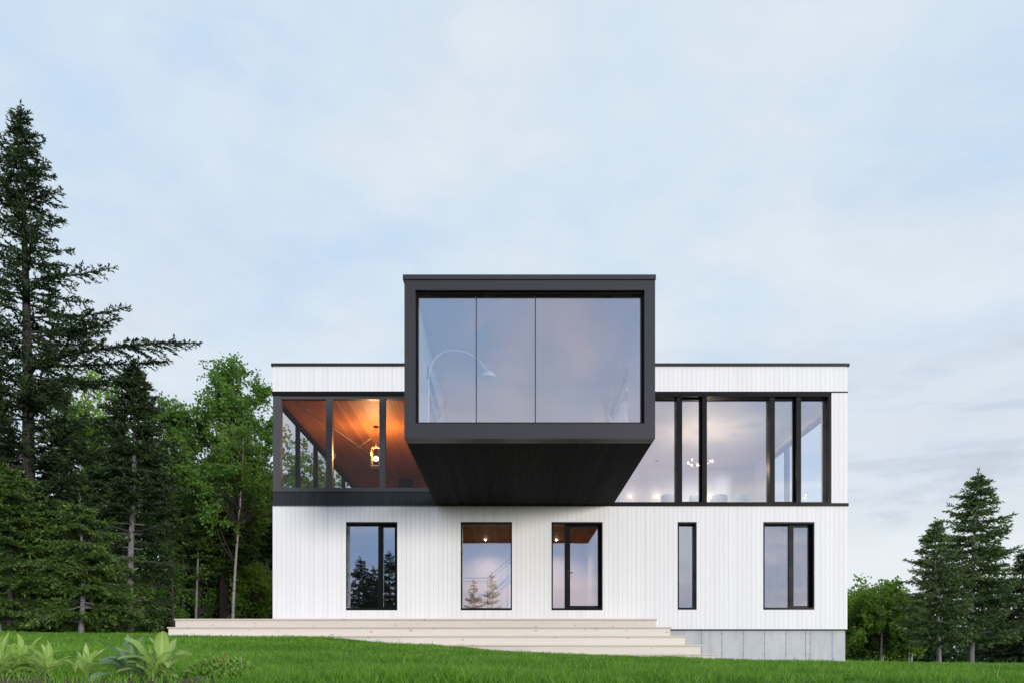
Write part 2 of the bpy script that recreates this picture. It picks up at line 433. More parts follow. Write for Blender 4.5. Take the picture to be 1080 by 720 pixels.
# flashings, cap
m=MB()
m.box(XL-.03,XR+.04,YW-.035,YW+.12,ZP1,ZP1+.065); m.box(XL-.03,XL+.12,YW+.12,YB+.03,ZP1,ZP1+.065); m.box(XR-.11,XR+.04,YW+.12,YB+.03,ZP1,ZP1+.065)
part('roof_cap',m,M['flash'],house)
m=MB(); m.box(XL+.12,XR-.11,YW+.12,YB-.21,ZP0+.4,ZP0+.46); part('roof',m,M['roof'],house)
m=MB(); m.box(2.46,XR+.02,YW-.03,YW+.05,ZF+.004,ZG-.004); part('sill_flashing',m,M['black'],house)
m=MB(); m.box(wx(876.8),XR+.01,YW-.012,YW+.03,ZP0-.016,ZP0+.008); m.box(2.46,wx(876.8),YW-.012,YW+.03,ZP0-.07,ZP0+.008); part('head_flashing',m,M['black'],house)
m=MB(); m.box(XL-.01,-1.85,YW-.02,YW+.05,ZP0-.10,ZP0+.008); part('head_flashing',m,M['black'],house)
m=MB(); m.box(3.0,XR+.01,YW-.02,YW+.045,Z0-.028,Z0-.004); part('base_flashing',m,M['black'],house)
# dark band below the porch
m=MB(); boards(m,XL+.01,-1.86,ZF+.03,4.20,[]); m.box(XL+.012,-1.86,YW+.0225,YW+.2,ZF+.03,4.19); part('porch_band',m,M['band'],house)
m=MB(); m.box(XL,-1.86,YW-.02,YW+.06,ZF+.004,ZF+.026); m.box(XL,-1.86,YW-.02,YW+.18,4.205,4.235); part('band_trim',m,M['greymetal'],house)
# foundation
m=MB(); m.box(XL+.06,XR-.03,YW+.05,YB-.25,-.8,Z0-.03); fnd=part('foundation',m,M['concrete'],house)
m=MB()
for px in (740.5,762,784.7,807,829.7,850.5,855.4,878.7):
    x=wx(px); m.box(x-.004,x+.004,YW+.046,YW+.0505,-.3,Z0-.03)
    for zz in (.25,.52,.76): m.lathe([(1e-4,-.003),(.022,-.003),(.024,.002)],(0,0,0),10) if False else m.box(x-.020,x+.020,YW+.0435,YW+.0455,zz-.008,zz+.008)
part('form_joint',m,M['joint'],fnd)

# --- ground floor windows
def pane(parent,x0,x1,z0,z1,y,mat='glass',th=.012):
    m=MB(); m.box(x0,x1,y,y+th,z0,z1); return part('pane',m,M[mat],parent)
def sash(parent,x0,x1,z0,z1,y0,y1,w,nm='sash'):
    m=MB(); m.ring(x0,x1,z0,z1,y0,y1,w,w,w,w); return part(nm,m,M['black'],parent)
gy=YW+.15
def ground_window(o,mull=None,sashspan=None,name='window',door=False):
    x0,x1,z0,z1=o
    m=MB(); m.ring(x0+.002,x1-.002,z0+.002,z1-.002,YW-.006,YW+.24,.03,.03,.05,.045)
    if mull: m.box(mull-.035,mull+.035,gy-.04,gy+.06,z0+.052,z1-.047)
    w=part(name,m,M['black'],house); xi0,xi1,zi0,zi1=x0+.033,x1-.033,z0+.053,z1-.048
    if not mull: pane(w,xi0,xi1,zi0,zi1,gy); return w
    if sashspan=='right':
        pane(w,xi0,mull-.036,zi0,zi1,gy)
        sash(w,mull+.036,xi1,zi0,zi1,gy-.02,gy+.05,.065 if door else .05,'door_leaf' if door else 'sash')
        q=.066 if door else .051
        pane(w,mull+.036+q,xi1-q,zi0+q,zi1-q,gy+.012)
    return w
ground_window(OPEN[0],wx(399.5),'right')
ground_window(OPEN[1])
dw=ground_window(OPEN[2],wx(597.5),'right','glass_door',True)
xh=wx(599.7); zh=wz(604)
m=MB(); m.box(xh-.018,xh+.018,gy-.035,gy-.021,zh-.10,zh+.10); m.tube([(xh,gy-.03,zh+.03),(xh,gy-.075,zh+.03),(xh+.11,gy-.075,zh+.03)],.010,8)
part('handle',m,M['flash'],dw)
ground_window(OPEN[3])
ground_window(OPEN[4],wx(835.5),'right')

# --- upper right glazing
m=MB(); ux0,ux1=2.46,wx(876.8); uz0,uz1=ZG,ZP0-.072
m.box(ux0,ux1,YW-.004,YW+.30,uz1-.035,uz1); m.box(ux0,ux1,YW-.004,YW+.28,uz0,uz0+.025)
m.box(ux1-.075,ux1,YW-.006,YW+.28,uz0+.025,uz1-.035)
MU=[716.5,743.5,815,843]; uy=YW+.16
for px in MU: m.box(wx(px)-.058,wx(px)+.058,YW+.03,YW+.26,uz0+.025,uz1-.035)
gw=part('window_wall',m,M['black'],house)
ed=[ux0]+[wx(p) for p in MU]+[ux1-.017]
for k in range(5):
    a=ed[k]+.06 if k else ed[k]; b=ed[k+1]-.06; z0,z1=uz0+.026,uz1-.036
    if k in (1,3):
        sash(gw,a+.002,b-.002,z0,z1,uy-.03,uy+.03,.04); pane(gw,a+.043,b-.043,z0+.041,z1-.041,uy)
    else: pane(gw,a,b,z0,z1,uy)
# right side glazing (Y 17.9..21.8)
m=MB(); xg=XR-.1
for a,b in ((17.9,17.96),(20.42,20.55),(21.74,21.8)): m.box(xg-.06,xg+.06,a,b,ZG,6.405)
m.box(xg-.06,xg+.06,17.96,20.42,ZG,ZG+.06); m.box(xg-.06,xg+.06,20.55,21.74,ZG,ZG+.06)
m.box(xg-.06,xg+.06,17.96,20.42,6.35,6.405); m.box(xg-.06,xg+.06,20.55,21.74,6.35,6.405)
sw=part('side_window',m,M['charcoal'],house)
for a,b in ((17.96,20.42),(20.55,21.74)):
    m=MB(); m.box(xg-.006,xg+.006,a,b,ZG+.06,6.35); part('pane',m,M['glass2'],sw)

# --- interior of upper right room
m=MB(); m.box(-1.85,7.93,YW+.31,23.2,6.505,6.56); part('ceiling',m,M['intwhite'],house)
m=MB(); m.box(-1.85,7.93,YW+.05,23.2,3.86,3.92); part('floor',m,M['floor'],house)
m=MB(); m.box(-1.85,7.93,23.0,23.15,3.92,6.505); part('interior_wall',m,M['intwhite'],house)
# --- porch
pz=6.51
m=MB(); m.box(XL+.03,-1.95,YW+.09,YB-.21,pz,pz+.06); part('porch_ceiling',m,M['woodceil'],house)
m=MB(); m.box(XL+.03,-1.95,YW+.05,YB-.21,3.86,3.92); part('porch_floor',m,M['floor'],house)
m=MB(); m.box(-1.95,-1.86,YW+.05,YB-.21,3.92,6.6); part('porch_wall',m,M['woodceil'],house)
m=MB()
m.box(XL+.01,wx(296.3),YW-.01,YW+.13,4.236,6.53)
for a,b in ((343.8,350.3),(400,406.3)): m.box(wx(a),wx(b),YW,YW+.13,4.30,6.46)
segs=[(296.3,343.8),(350.3,400),(406.3,459)]
m.box(wx(296.3),-1.87,YW+.004,YW+.12,6.46,6.53); m.box(wx(296.3),-1.87,YW+.004,YW+.12,4.236,4.30)
pg=part('porch_frame',m,M['greymetal'],house)
for a,b in segs: pane(pg,wx(a),min(wx(b),-1.87),4.30,6.46,YW+.06,'glass2',.008)
# left side posts
m=MB(); xs_=XL+.06
for y in (18.8,20.5,22.2,23.9,25.6): m.box(xs_-.05,xs_+.05,y-.06,y+.06,4.0,6.40)
m.box(xs_-.05,xs_+.05,YW+.14,YB-.21,6.40,6.505); m.box(xs_-.05,xs_+.05,YW+.14,YB-.21,3.86,4.0)
ps=part('porch_side_frame',m,M['black'],house)
yy=[YW+.14,18.8,20.5,22.2,23.9,25.6]
for a,b in zip(yy[:-1],yy[1:]):
    m=MB(); m.box(xs_-.004,xs_+.004,a+.06,b-.06,4.0,6.40); part('pane',m,M['glass2'],ps)
# ceiling tie rods
for (a,b) in (((323,431,6.36),(443,516,6.36)),((352,489,6.33),(391,462,6.33))):
    P=[]
    for px,py,z in (a,b):
        Y=z*F/(HY-py); P.append((X_(px,Y),Y,z))
    m=MB(); m.tube(P,.0065,6); part('tie_rod',m,M['steel'],house)
# --- ground floor interior
zc=3.44
m=MB(); m.box(-2.2,2.14,YW+.26,19.95,zc,zc+.05); part('ceiling',m,M['woodceil'],house)
m=MB(); m.box(-2.2,2.14,19.95,20.05,Z0,3.8); m.box(2.14,2.24,YW+.26,20.05,Z0,3.8); m.box(-2.3,-2.2,YW+.26,20.05,Z0,3.8); part('interior_wall',m,M['intwhite'],house)
m=MB(); m.box(2.24,7.95,21.0,21.1,Z0,3.8); m.box(4.6,4.7,YW+.26,21.0,Z0,3.8); part('interior_wall',m,M['intwhite'],house)
m=MB(); m.box(-5.6,-2.3,20.5,20.6,Z0,3.8); part('interior_wall',m,M['intgrey'],house)
m=MB(); m.box(XL+.21,XR-.21,YW+.26,YB-.22,.87,.93); part('floor',m,M['floor'],house)
for q in ((XL+.21,-2.3,YW+.26,20.6,3.5,3.55),(2.24,XR-.21,YW+.26,21.1,3.5,3.55)):
    m=MB(); m.box(*q); part('ceiling',m,M['intwhite'],house)

# --- cantilevered box
YF=11.97; bx0,bx1=X_(426.5,YF),X_(691,YF); bz0,bz1=Z_(462,YF),Z_(290.3,YF)
ox0,ox1,oz0,oz1=X_(438,YF),X_(679.7,YF),Z_(446,YF),Z_(306.0,YF)
m=MB()
yf2=YF+.26
m.box(bx0,ox0,YF,yf2,bz0,bz1-.085); m.box(ox1,bx1,YF,yf2,bz0,bz1-.085)
m.box(ox0,ox1,YF,yf2,bz0,oz0); m.box(ox0,ox1,YF,yf2,oz1,bz1-.085)
box=part('cantilevered_room',m,M['charcoal'],house)
m=MB(); m.box(bx0-.025,bx1+.01,YF-.02,YW-.04,bz1-.08,bz1); part('cap_flashing',m,M['charcoal'],box)
# shell walls with the side openings
sy0,sy1,sz0,sz1=13.6,16.85,3.97,5.9
for a,b in ((bx0,bx0+.17),(bx1-.17,bx1)):
    m=MB()
    m.box(a,b,yf2,sy0,bz0+.02,bz1-.09); m.box(a,b,sy1,YW-.006,bz0+.02,bz1-.09)
    m.box(a,b,sy0,sy1,bz0+.02,sz0); m.box(a,b,sy0,sy1,sz1,bz1-.09)
    part('cladding',m,M['soffit'],box)
m=MB()
k=math.floor(bx0/.145)
while k*.145<bx1:
    a=max(bx0+.002,k*.145+.0015); b=min(bx1-.002,(k+1)*.145-.0015); k+=1
    if b-a>.01: m.box(a,b,yf2+.002,YW-.008,bz0+.004,bz0+.022)
m.box(bx0+.175,bx1-.175,yf2+.002,YW-.008,bz0+.022,bz0+.05)
part('soffit',m,M['soffit'],box)
ix0,ix1=bx0+.172,bx1-.172
m=MB(); m.box(ix0,ix1,yf2+.002,YW+.04,3.925,3.955); part('room_floor',m,M['floor'],box)
m=MB(); m.box(ix0,ix1,yf2+.002,YW+.30,6.425,6.47); part('room_ceiling',m,M['intwhite'],box)
for a,b in ((ix0+.001,ix0+.02),(ix1-.02,ix1-.001)):
    m=MB()
    m.box(a,b,yf2+.002,sy0,3.956,6.423); m.box(a,b,sy1,YW+.02,3.956,6.423); m.box(a,b,sy0,sy1,sz1,6.423)
    part('room_lining',m,M['intwhite'],box)
for a in (bx0+.06,bx1-.06):
    m=MB(); m.box(a-.03,a+.03,sy0,sy0+.06,sz0,sz1); m.box(a-.03,a+.03,sy1-.06,sy1,sz0,sz1); m.box(a-.03,a+.03,sy0+.06,sy1-.06,sz1-.05,sz1); m.box(a-.03,a+.03,sy0+.06,sy1-.06,sz0,sz0+.05)
    m.box(a-.006,a+.006,sy0+.06,sy1-.06,sz0+.05,sz1-.05) if False else None
    part('side_window_frame',m,M['whitepaint'],box)
    m=MB(); m.box(a-.006,a+.006,sy0+.06,sy1-.06,sz0+.05,sz1-.05); part('pane',m,M['glass2'],box)
for a in (ix0+.10,ix1-.10):
    m=MB(); m.tube([(a,16.85,6.36),(a,13.7,4.05)],.05,4); part('brace',m,M['pinewood'],box)
# picture window: black surround, three panes, two seals
yg=YF+.135
m=MB(); m.ring(ox0+.002,ox1-.002,oz0+.002,oz1-.002,YF+.07,YF+.165,.035,.035,.04,.028); part('window_frame',m,M['black'],box)
sx=[ox0+.037,X_(502.3,yg),X_(564.6,yg),ox1-.037]
for k in range(3):
    m=MB(); m.box(sx[k]+.010,sx[k+1]-.010,yg,yg+.014,oz0+.042,oz1-.031); part('pane',m,M['glass'],box)
m=MB()
for k in (1,2): m.box(sx[k]-.009,sx[k]+.009,yg-.002,yg+.016,oz0+.042,oz1-.032)
part('seal',m,M['seal'],box)

# ------------------------------------------------------------------ steps
steps=empty('wooden_steps',(-1.7,15.5,.0),'wide pale wooden steps running along the front of the white house','steps')
for k in range(5):
    zt=1.011-.2*k; yfz=15.5-.3*k; xr=3.22+.25*k; xl=-7.5-.008*k
    m=MB(); m.box(xl+.025,xr-.025,yfz,(16.96 if k==0 else yfz+.299),zt-.40 if k<4 else zt-.5,zt-.036); part('riser',m,M['deck'],steps)
    m=MB(); yb=(16.97 if k==0 else yfz+.29)
    w=(yb-(yfz-.028))
    nb=max(2,round(w/.15)); 
    for j in range(nb):
        a=yfz-.028+w*j/nb; b=yfz-.028+w*(j+1)/nb-.006
        m.box(xl,xr,a,b,zt-.035,zt,.004)
    part('tread',m,M['tread'],steps)

# ------------------------------------------------------------------ lamps and furniture seen through the glass
def light(name,loc,power,color,r=.05,parent=None,kind='POINT'):
    l=bpy.data.lights.new(name,kind)
    if kind=='SPOT': l.spot_size=R(150); l.spot_blend=1.0
    l.energy=power; l.color=color; l.shadow_soft_size=r
    o=bpy.data.objects.new(name,l); col.objects.link(o)
    if parent is not None: o.parent=parent; o.location=Vector(loc)-Vector(OFF[parent.name])
    else: o.location=loc
    return o
WARM=(1,.49,.18); SOFT=(1,.84,.72)
# lantern on the porch
LY=19.1; lx=X_(396.5,LY); lz=Z_(482,LY)
t=empty('pendant_lantern',(lx,LY,pz),'lit square lantern hanging from the warm wooden porch ceiling','lantern')
m=MB(); m.lathe([(1e-4,0),(.07,0),(.07,-.03),(1e-4,-.03)],(lx,LY,pz-.001),16); part('canopy',m,M['black'],t)
m=MB(); m.tube([(lx,LY,pz-.03),(lx,LY,lz+.27)],.008,6); part('rod',m,M['brass'],t)
m=MB(); w=.11
for sx_ in (-1,1):
    for sy_ in (-1,1): m.box(lx+sx_*w-.009,lx+sx_*w+.009,LY+sy_*w-.009,LY+sy_*w+.009,lz-.24,lz+.2)
m.box(lx-w-.012,lx+w+.012,LY-w-.012,LY+w+.012,lz-.265,lz-.24); 
for sx_,sy_ in ((1,1),(1,-1)):
    m.tube([(lx-sx_*w,LY-sy_*w,lz+.2),(lx-sx_*w*.75,LY-sy_*w*.75,lz+.26),(lx,LY,lz+.29),(lx+sx_*w*.75,LY+sy_*w*.75,lz+.26),(lx+sx_*w,LY+sy_*w,lz+.2)],.008,6)
part('cage',m,M['brass'],t)
m=MB(); m.ball((lx,LY,lz-.03),.06,14); part('bulb',m,M['bulb'],t)
light('lantern_light',(lx,LY-.001,lz+.10),115,WARM,.09,t)
# chandelier
CY=19.5; cx=X_(740,CY); cz=Z_(489,CY)
t=empty('chandelier',(cx,CY,6.505),'branching chandelier with many lit bulbs hanging in the right upper room','chandelier')
m=MB(); m.lathe([(1e-4,0),(.06,0),(.05,-.03),(1e-4,-.03)],(cx,CY,6.504),16); m.tube([(cx,CY,6.48),(cx,CY,cz)],.007,6); part('stem',m,M['brass'],t)
bulbs=[]
for k in range(9):
    a=2*math.pi*k/9+.3; r=.42 if k%2 else .28; dz=.09 if k%3==0 else (-.05 if k%3==1 else .02)
    e=(cx+r*math.cos(a),CY+r*math.sin(a),cz+dz); bulbs.append(e)
    m=MB(); m.tube([(cx,CY,cz-.02),((cx+e[0])/2,(CY+e[1])/2,cz-.03+dz*.3),e],.005,6); part('arm',m,M['brass'],t)
    m=MB(); m.ball((e[0],e[1],e[2]+.03),.019,10); part('bulb',m,M['bulbw'],t)
light('chandelier_light',(cx,CY,cz-.16),48,(1,.74,.52),.03,t)
# wall sconces on the rear wall
for k,(px,py) in enumerate(((665,523),(693,523),(750,524))):
    x=X_(px,22.9); z=Z_(py,22.9)
    t=empty('wall_sconce',(x,23.0,z),['small lit wall lamp nearest the dark box in the right upper room','small lit wall lamp second from the dark box, left of the chandelier','small lit wall lamp low behind the blue chairs, under the chandelier'][k],'wall lamp','small wall lamps in the right upper room')
    m=MB(); m.box(x-.03,x+.03,22.975,22.999,z-.05,z+.05); part('plate',m,M['brass'],t)
    m=MB(); m.ball((x,22.92,z),.035,10); part('bulb',m,M['bulbdim'],t)
    light('sconce_light',(x,22.8,z+.06),.6,SOFT,.02,t)
# smoke detector
m=MB(); sx0=X_(693,22.3); m.lathe([(1e-4,-.04),(.045,-.04),(.06,-.025),(.06,0)],(sx0,22.3,6.504),16)
o=part('smoke_detector',m,M['intgrey'],None); o['label']='small round detector on the ceiling left of the chandelier'; o['category']='smoke detector'
# downlights in the ground floor wooden ceiling
for k,(px,py) in enumerate(((512,568),(587,568))):
    Y=zc*F/(HY-py); x=X_(px,Y)
    t=empty('downlight',(x,Y,zc),['small lit ceiling spot seen through the single pane window left of the glass door','small lit ceiling spot seen through the narrow pane of the glass door'][k],'ceiling light','spots in the ground floor wooden ceiling')
    m=MB(); m.lathe([(.05,0),(.05,-.012),(.036,-.012),(.036,-.001)],(x,Y,zc-.001),16); part('trim_ring',m,M['whitepaint'],t)
    m=MB(); m.ball((x,Y,zc-.014),.032,12); part('bulb',m,M['bulbw'],t)
    light('spot_light',(x,Y-.001,zc-.06),48,(1,.66,.46),.02,t,'SPOT')
# arc floor lamp in the box
AY=13.7
def A(px,py): return (X_(px,AY),AY,Z_(py,AY))
t=empty('arc_floor_lamp',(X_(451.5,AY),AY,3.955),'tall steel arc floor lamp with dome shade in the dark box window','floor lamp')
b0=A(451.5,440)
m=MB(); m.box(b0[0]-.12,b0[0]+.12,AY-.1,AY+.1,3.956,4.10,.01); part('base',m,M['whitepaint'],t)
m=MB(); m.tube([(b0[0],AY,4.10),A(451.7,420),A(452,400)],.022,8); part('post',m,M['lampwhite'],t)
m=MB(); pts=[A(452,400),A(453.4,390),A(456.5,381.5),A(461.5,375),A(469,370.3),A(479,369),A(489,370.4),A(499,375),A(507,381),A(512,387),A(514.5,391)]
m.tube(pts,.012,8); part('arm',m,M['lampwhite'],t)
s0=A(515,391)
m=MB(); m.lathe([(.015,.02),(.02,.0),(.07,-.012),(.115,-.045),(.145,-.09),(.158,-.14),(.152,-.14),(.138,-.09),(.108,-.05),(.065,-.02),(.015,-.01)],s0,24); part('shade',m,M['lampwhite'],t)
m=MB(); m.ball((s0[0],s0[1],s0[2]-.11),.045,12); part('bulb',m,M['whitepaint'],t)
# small reading lamp
RY=14.6
def B(px,py): return (X_(px,RY),RY,Z_(py,RY))
p0=B(628.5,440)
t=empty('reading_lamp',(p0[0],RY,3.955),'small bent neck lamp with white shade low at the right of the dark box window','floor lamp')
m=MB(); m.lathe([(1e-4,.02),(.13,.02),(.13,0)],(p0[0],RY,3.957),18); part('base',m,M['chrome'],t)
m=MB(); m.tube([(p0[0],RY,3.97),B(628.5,446),B(628,438.5),B(625.5,435.5),B(622,435),B(619,436.5)],.010,8); part('stand',m,M['lampwhite'],t)
q=B(617,438.5); m=MB(); m.tube([(q[0]-.06,RY,q[2]-.01),(q[0]+.06,RY,q[2]+.03)],[.055,.03],14); part('shade',m,M['whitepaint'],t)
# dining chairs and table in the right upper room
def chair(x,y,lab):
    t=empty('dining_chair',(x,y,3.92),lab,'chair','blue dining chairs in the right upper room')
    def bx(nm,b,mat):
        m=MB(); m.box(*b,.012); return part(nm,m,mat,t)
    bx('seat',(x-.22,x+.22,y-.02,y+.42,4.33,4.40),M['bluefab'])
    m=MB(); n=9; vs=[]; fs=[]
    for zi,(zz,sc) in enumerate(((4.42,.85),(4.6,.97),(4.76,1.0),(4.84,.93),(4.865,.8))):
        for j in range(n):
            u=-1+2*j/(n-1); vs.append((x+.235*sc*u,y-.03+.07*u*u-(zz-4.4)*.12,zz))
        for j in range(n):
            u=-1+2*j/(n-1); vs.append((x+.235*sc*u,y+.01+.07*u*u-(zz-4.4)*.12,zz))
    for zi in range(4):
        a=zi*2*n; b=a+2*n
        for j in range(n-1):
            fs.append([a+j,a+j+1,b+j+1,b+j]); fs.append([a+n+j,b+n+j,b+n+j+1,a+n+j+1])
        fs.append([a,b,b+n,a+n]); fs.append([a+n-1,a+2*n-1,b+2*n-1,b+n-1])
    e=4*2*n
    for j in range(n-1): fs.append([e+j,e+j+1,e+n+j+1,e+n+j]); fs.append([j,n+j,n+j+1,j+1])
    m.add(vs,fs,True); part('backrest',m,M['bluefab'],t)
    for a in (-.19,.19):
        for b in (.01,.38):
            m=MB(); m.tube([(x+a,y+b,4.33),(x+a*1.08,y+b+(.02 if b>.1 else -.03),3.922)],[.018,.012],8); part('leg',m,M['oak'],t)
for px,lab in ((706,'blue dining chair nearest the dark box, its back just above the sill'),(736,'blue dining chair below the chandelier behind the narrow casement'),(759,'blue dining chair just right of the second casement, beside the lit wall lamp'),(783,'blue dining chair farthest right in the big upper pane')):
    chair(X_(px,20),20,lab)
t=empty('dining_table',(5.55,20.9,3.92),'long wooden dining table behind the blue chairs in the right upper room','table')
m=MB(); m.box(4.2,6.9,20.5,21.35,4.62,4.66,.006); part('tabletop',m,M['oak'],t)
for a in (4.3,6.8):
    for b in (20.6,21.25):
        m=MB(); m.box(a-.035,a+.035,b-.035,b+.035,3.922,4.62); part('leg',m,M['oak'],t)
# wood stove in the porch
sY=24.6; x0,x1=X_(420.5,sY),X_(433,sY); zt=Z_(502,sY)
t=empty('wood_stove',((x0+x1)/2,sY+.2,3.92),'black stove flue casing standing at the back of the porch','stove')
m=MB(); m.box(x0,x1,sY,sY+.4,4.6,zt-.12,.01); m.box(x0-.04,x1+.04,sY-.04,sY+.44,zt-.12,zt-.02,.01); part('flue_casing',m,M['black'],t)
m=MB(); m.box(x0-.25,x1+.25,sY-.15,sY+.5,3.96,4.6,.02); part('firebox',m,M['black'],t)
m=MB(); m.lathe([(.09,0),(.09,6.51-zt+.02)],((x0+x1)/2,sY+.2,zt-.02),14); part('flue_pipe',m,M['black'],t)
# round wall lamp behind a porch post
wy=21.6; wxp=X_(351.0,wy); wzp=Z_(478,wy)
t=empty('globe_lamp',(wxp,wy,pz),'pale round hanging lamp half hidden by the porch post','lamp')
m=MB(); m.tube([(wxp,wy,pz),(wxp,wy,wzp+.2)],.006,6); part('cord',m,M['black'],t)
m=MB(); m.lathe([(.02,.2),(.07,.15),(.10,.02),(.09,-.12),(.03,-.2),(1e-4,-.2)],(wxp,wy,wzp),18); part('globe',m,M['pinewood'],t)
# stair rail on the ground floor
t=empty('stair_rail',(-.6,19.7,.93),'slim grey stair rail against the pale wall inside the single pane window','railing')
def S(px,py): Y=19.7; return (X_(px,Y),Y,Z_(py,Y))
m=MB(); m.tube([S(480,609),S(514,609),S(545,582),S(560,569)],.014,8); part('handrail',m,M['intgrey'],t)
m=MB(); m.tube([S(480,612.5),S(514,612.5),S(545,587),S(562,573)],.010,8); part('lower_rail',m,M['intgrey'],t)
for px in (484,514,535):
    z1=S(px,610 if px<515 else 590)[2]; x=S(px,0)[0]
    m=MB(); m.tube([(x,19.7,.932),(x,19.7,z1)],.012,8); part('post',m,M['intgrey'],t)
# curtain in the right-hand window
m=MB(); x0,x1=OPEN[4][0]-.1,OPEN[4][1]+.1; n=120; vs=[]; fs=[]
for j in range(n+1):
    x=x0+(x1-x0)*j/n; d=.03*math.sin(j*1.05)+.012*math.sin(j*.43)
    for z in (.96,3.46):
        vs.append((x,YW+.42+d,z)); vs.append((x,YW+.424+d,z))
for j in range(n):
    a=j*4; b=a+4; fs+=[[a,b,b+2,a+2],[a+1,a+3,b+3,b+1],[a+2,b+2,b+3,a+3],[a,a+1,b+1,b]]
m.add(vs,fs,True); o=part('curtain',m,M['curtain'],None); o['label']='sheer pleated curtain hanging inside the rightmost ground floor window'; o['category']='curtain'

# ------------------------------------------------------------------ trees
def norm(a): return a/np.maximum(1e-9,np.linalg.norm(a,axis=-1,keepdims=True))
def leaves(P,D,L,W,r,flat=None):
    """diamond leaves: P base, D direction, L length, W half width"""
    n=len(P); rv=r.normal(size=(n,3))
    if flat is not None: rv=np.cross(D,np.array([0,0,1.0]))+rv*flat
    S=norm(np.cross(D,np.cross(D,rv)) if flat is None else rv-D*np.sum(rv*D,1,keepdims=True))
    L=L[:,None]; W=W[:,None]
    return np.stack([P,P+D*L*.5+S*W,P+D*L,P+D*L*.5-S*W],1)
def conifer(base,H,prof,seed,whorl=.28,per=5,rise=.25,droop=.35,tip=.1,twig=.11,sl=.085,sw=.011,step=.035,lean=(0,0),r0=None,h0=.05,dead=0.0,extra=(),keep=.95,fork=1.0,maxtw=.55,vary=.5):
    r=np.random.default_rng(seed); base=np.array(base,float)
    tr=MB(); db=MB(); r0=r0 or H*.013+.02
    def axis(h): f=h/H; return base+np.array([lean[0]*f+.04*math.sin(5*f+seed),lean[1]*f,h])
    tr.tube([axis(H*k/14)-(np.array([0,0,.15]) if k==0 else 0) for k in range(15)],[r0*(1.25 if k==0 else 1)*(1-k/14)**.85+.008 for k in range(15)],9)
    Ps=[];Ds=[];Ls=[];Ts=[]
    pf=np.array(prof)
    def branch(p0,az,L,rise,droop,tip,leafy=True,dens=1.0):
        out=np.array([math.cos(az),math.sin(az),0]); side=np.array([-math.sin(az),math.cos(az),0])
        bend=r.normal()*.12
        def pos(s): s=np.asarray(s)[:,None]; return p0+out*L*s+side*L*bend*s*s+np.array([0,0,1])*L*(rise*s-droop*s**2+tip*s**3)
        s=np.linspace(0,1,7); c=pos(s)
        if L>.25: (tr if leafy else db).tube(c,[max(.003,(.010*L+.006)*(1-.85*q)) for q in s],5,False)
        s0=.12 if L<1 else .2
        if not leafy:
            for q in np.arange(.3,1,.12):
                p=pos([q])[0]; d=norm(out*.6+side*r.choice([-1,1])*.8+np.array([0,0,r.uniform(-.4,.05)])); db.tube([p,p+d*L*.12,p+d*L*.22+np.array([0,0,-.03])],[.005,.004,.002],4,False)
            return
        ss=np.arange(s0,1.0,max(.02,twig/max(L,.1)))
        ss=ss+r.uniform(-.3,.3,len(ss))*twig/max(L,.1); ss=np.clip(ss,0,1)
        if len(ss)==0: ss=np.array([.8])
        cc=pos(ss); tg=norm(pos(np.clip(ss+.02,0,1.1))-pos(ss-.02))
        sg=np.where(np.arange(len(ss))%2==0,1.0,-1.0)
        for rep in (1,-1):
            kp=r.random(len(ss))<keep*dens
            p=cc[kp]; t_=tg[kp]; g=sg[kp]*rep; sv=ss[kp]
            if len(p)==0: continue
            tl=np.minimum(maxtw,(.10+.42*L*(1-sv)*fork)*r.uniform(.6,1.15,len(p)))
            d=norm(t_*.75+side*g[:,None]*.8+np.stack([np.zeros(len(p)),np.zeros(len(p)),r.uniform(-.42,.30,len(p))],1))
            mx=int(maxtw/step)+1; k=np.arange(mx)*step
            PP=p[:,None,:]+d[:,None,:]*k[None,:,None]-np.array([0,0,1])*(k**2)[None,:,None]*.35
            ok=k[None,:]<tl[:,None]
            TT=np.clip(k[None,:]/tl[:,None],0,1)
            DD=np.repeat(d[:,None,:],mx,1)
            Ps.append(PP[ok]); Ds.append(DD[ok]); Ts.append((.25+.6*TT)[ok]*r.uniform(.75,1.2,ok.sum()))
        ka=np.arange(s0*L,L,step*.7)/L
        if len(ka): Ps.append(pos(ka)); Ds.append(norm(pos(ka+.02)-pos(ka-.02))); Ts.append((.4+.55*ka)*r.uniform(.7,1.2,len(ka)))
    h=h0*H
    while h<H*.985:
        f=h/H
        Lm=np.interp(f,pf[:,0],pf[:,1])
        n=per if Lm>.5 else max(3,per-1)
        a0=r.uniform(0,6.28)
        for k in range(n):
            az=a0+6.283*k/n+r.normal()*.3
            L=Lm*r.uniform(1-vary,1.15)
            if L<.04: continue
            lf=not (f<dead and r.random()<.55)
            if f<dead and lf and r.random()<.55: continue
            branch(axis(h+r.uniform(-.12,.12)*whorl*2),az,L,(rise+.35*max(0,f-.6)+r.normal()*.08)*(1 if lf else .1),droop*r.uniform(.7,1.3)*(1 if lf else .6),tip,lf)
        h+=whorl*r.uniform(.7,1.25)*(1 if f<.8 else .6)
    for (hh,az,L,ri,dr,tp) in extra: branch(axis(hh),az,L,ri,dr,tp,True,1.15)
    # leader
    ka=np.arange(H*.93,H+.12,step*.6); P=np.stack([axis(q) for q in ka]); Ps.append(P); Ds.append(norm(r.normal(size=P.shape)*.5+np.array([0,0,.8]))); Ts.append(np.full(len(P),.6))
    P=np.concatenate(Ps); D=np.concatenate(Ds); T=np.concatenate(Ts)
    # two or three needles tufts per node, spread around the twig
    P=np.concatenate([P,P]); T=np.concatenate([T,T]); D=np.concatenate([D,D])
    D=norm(D*.8+r.normal(size=D.shape)*.38)
    n=len(P)
    V=leaves(P,D,sl*r.uniform(.6,1.25,n),sw*r.uniform(.7,1.3,n),r)
    return tr,db,V,np.clip(T,0,1)
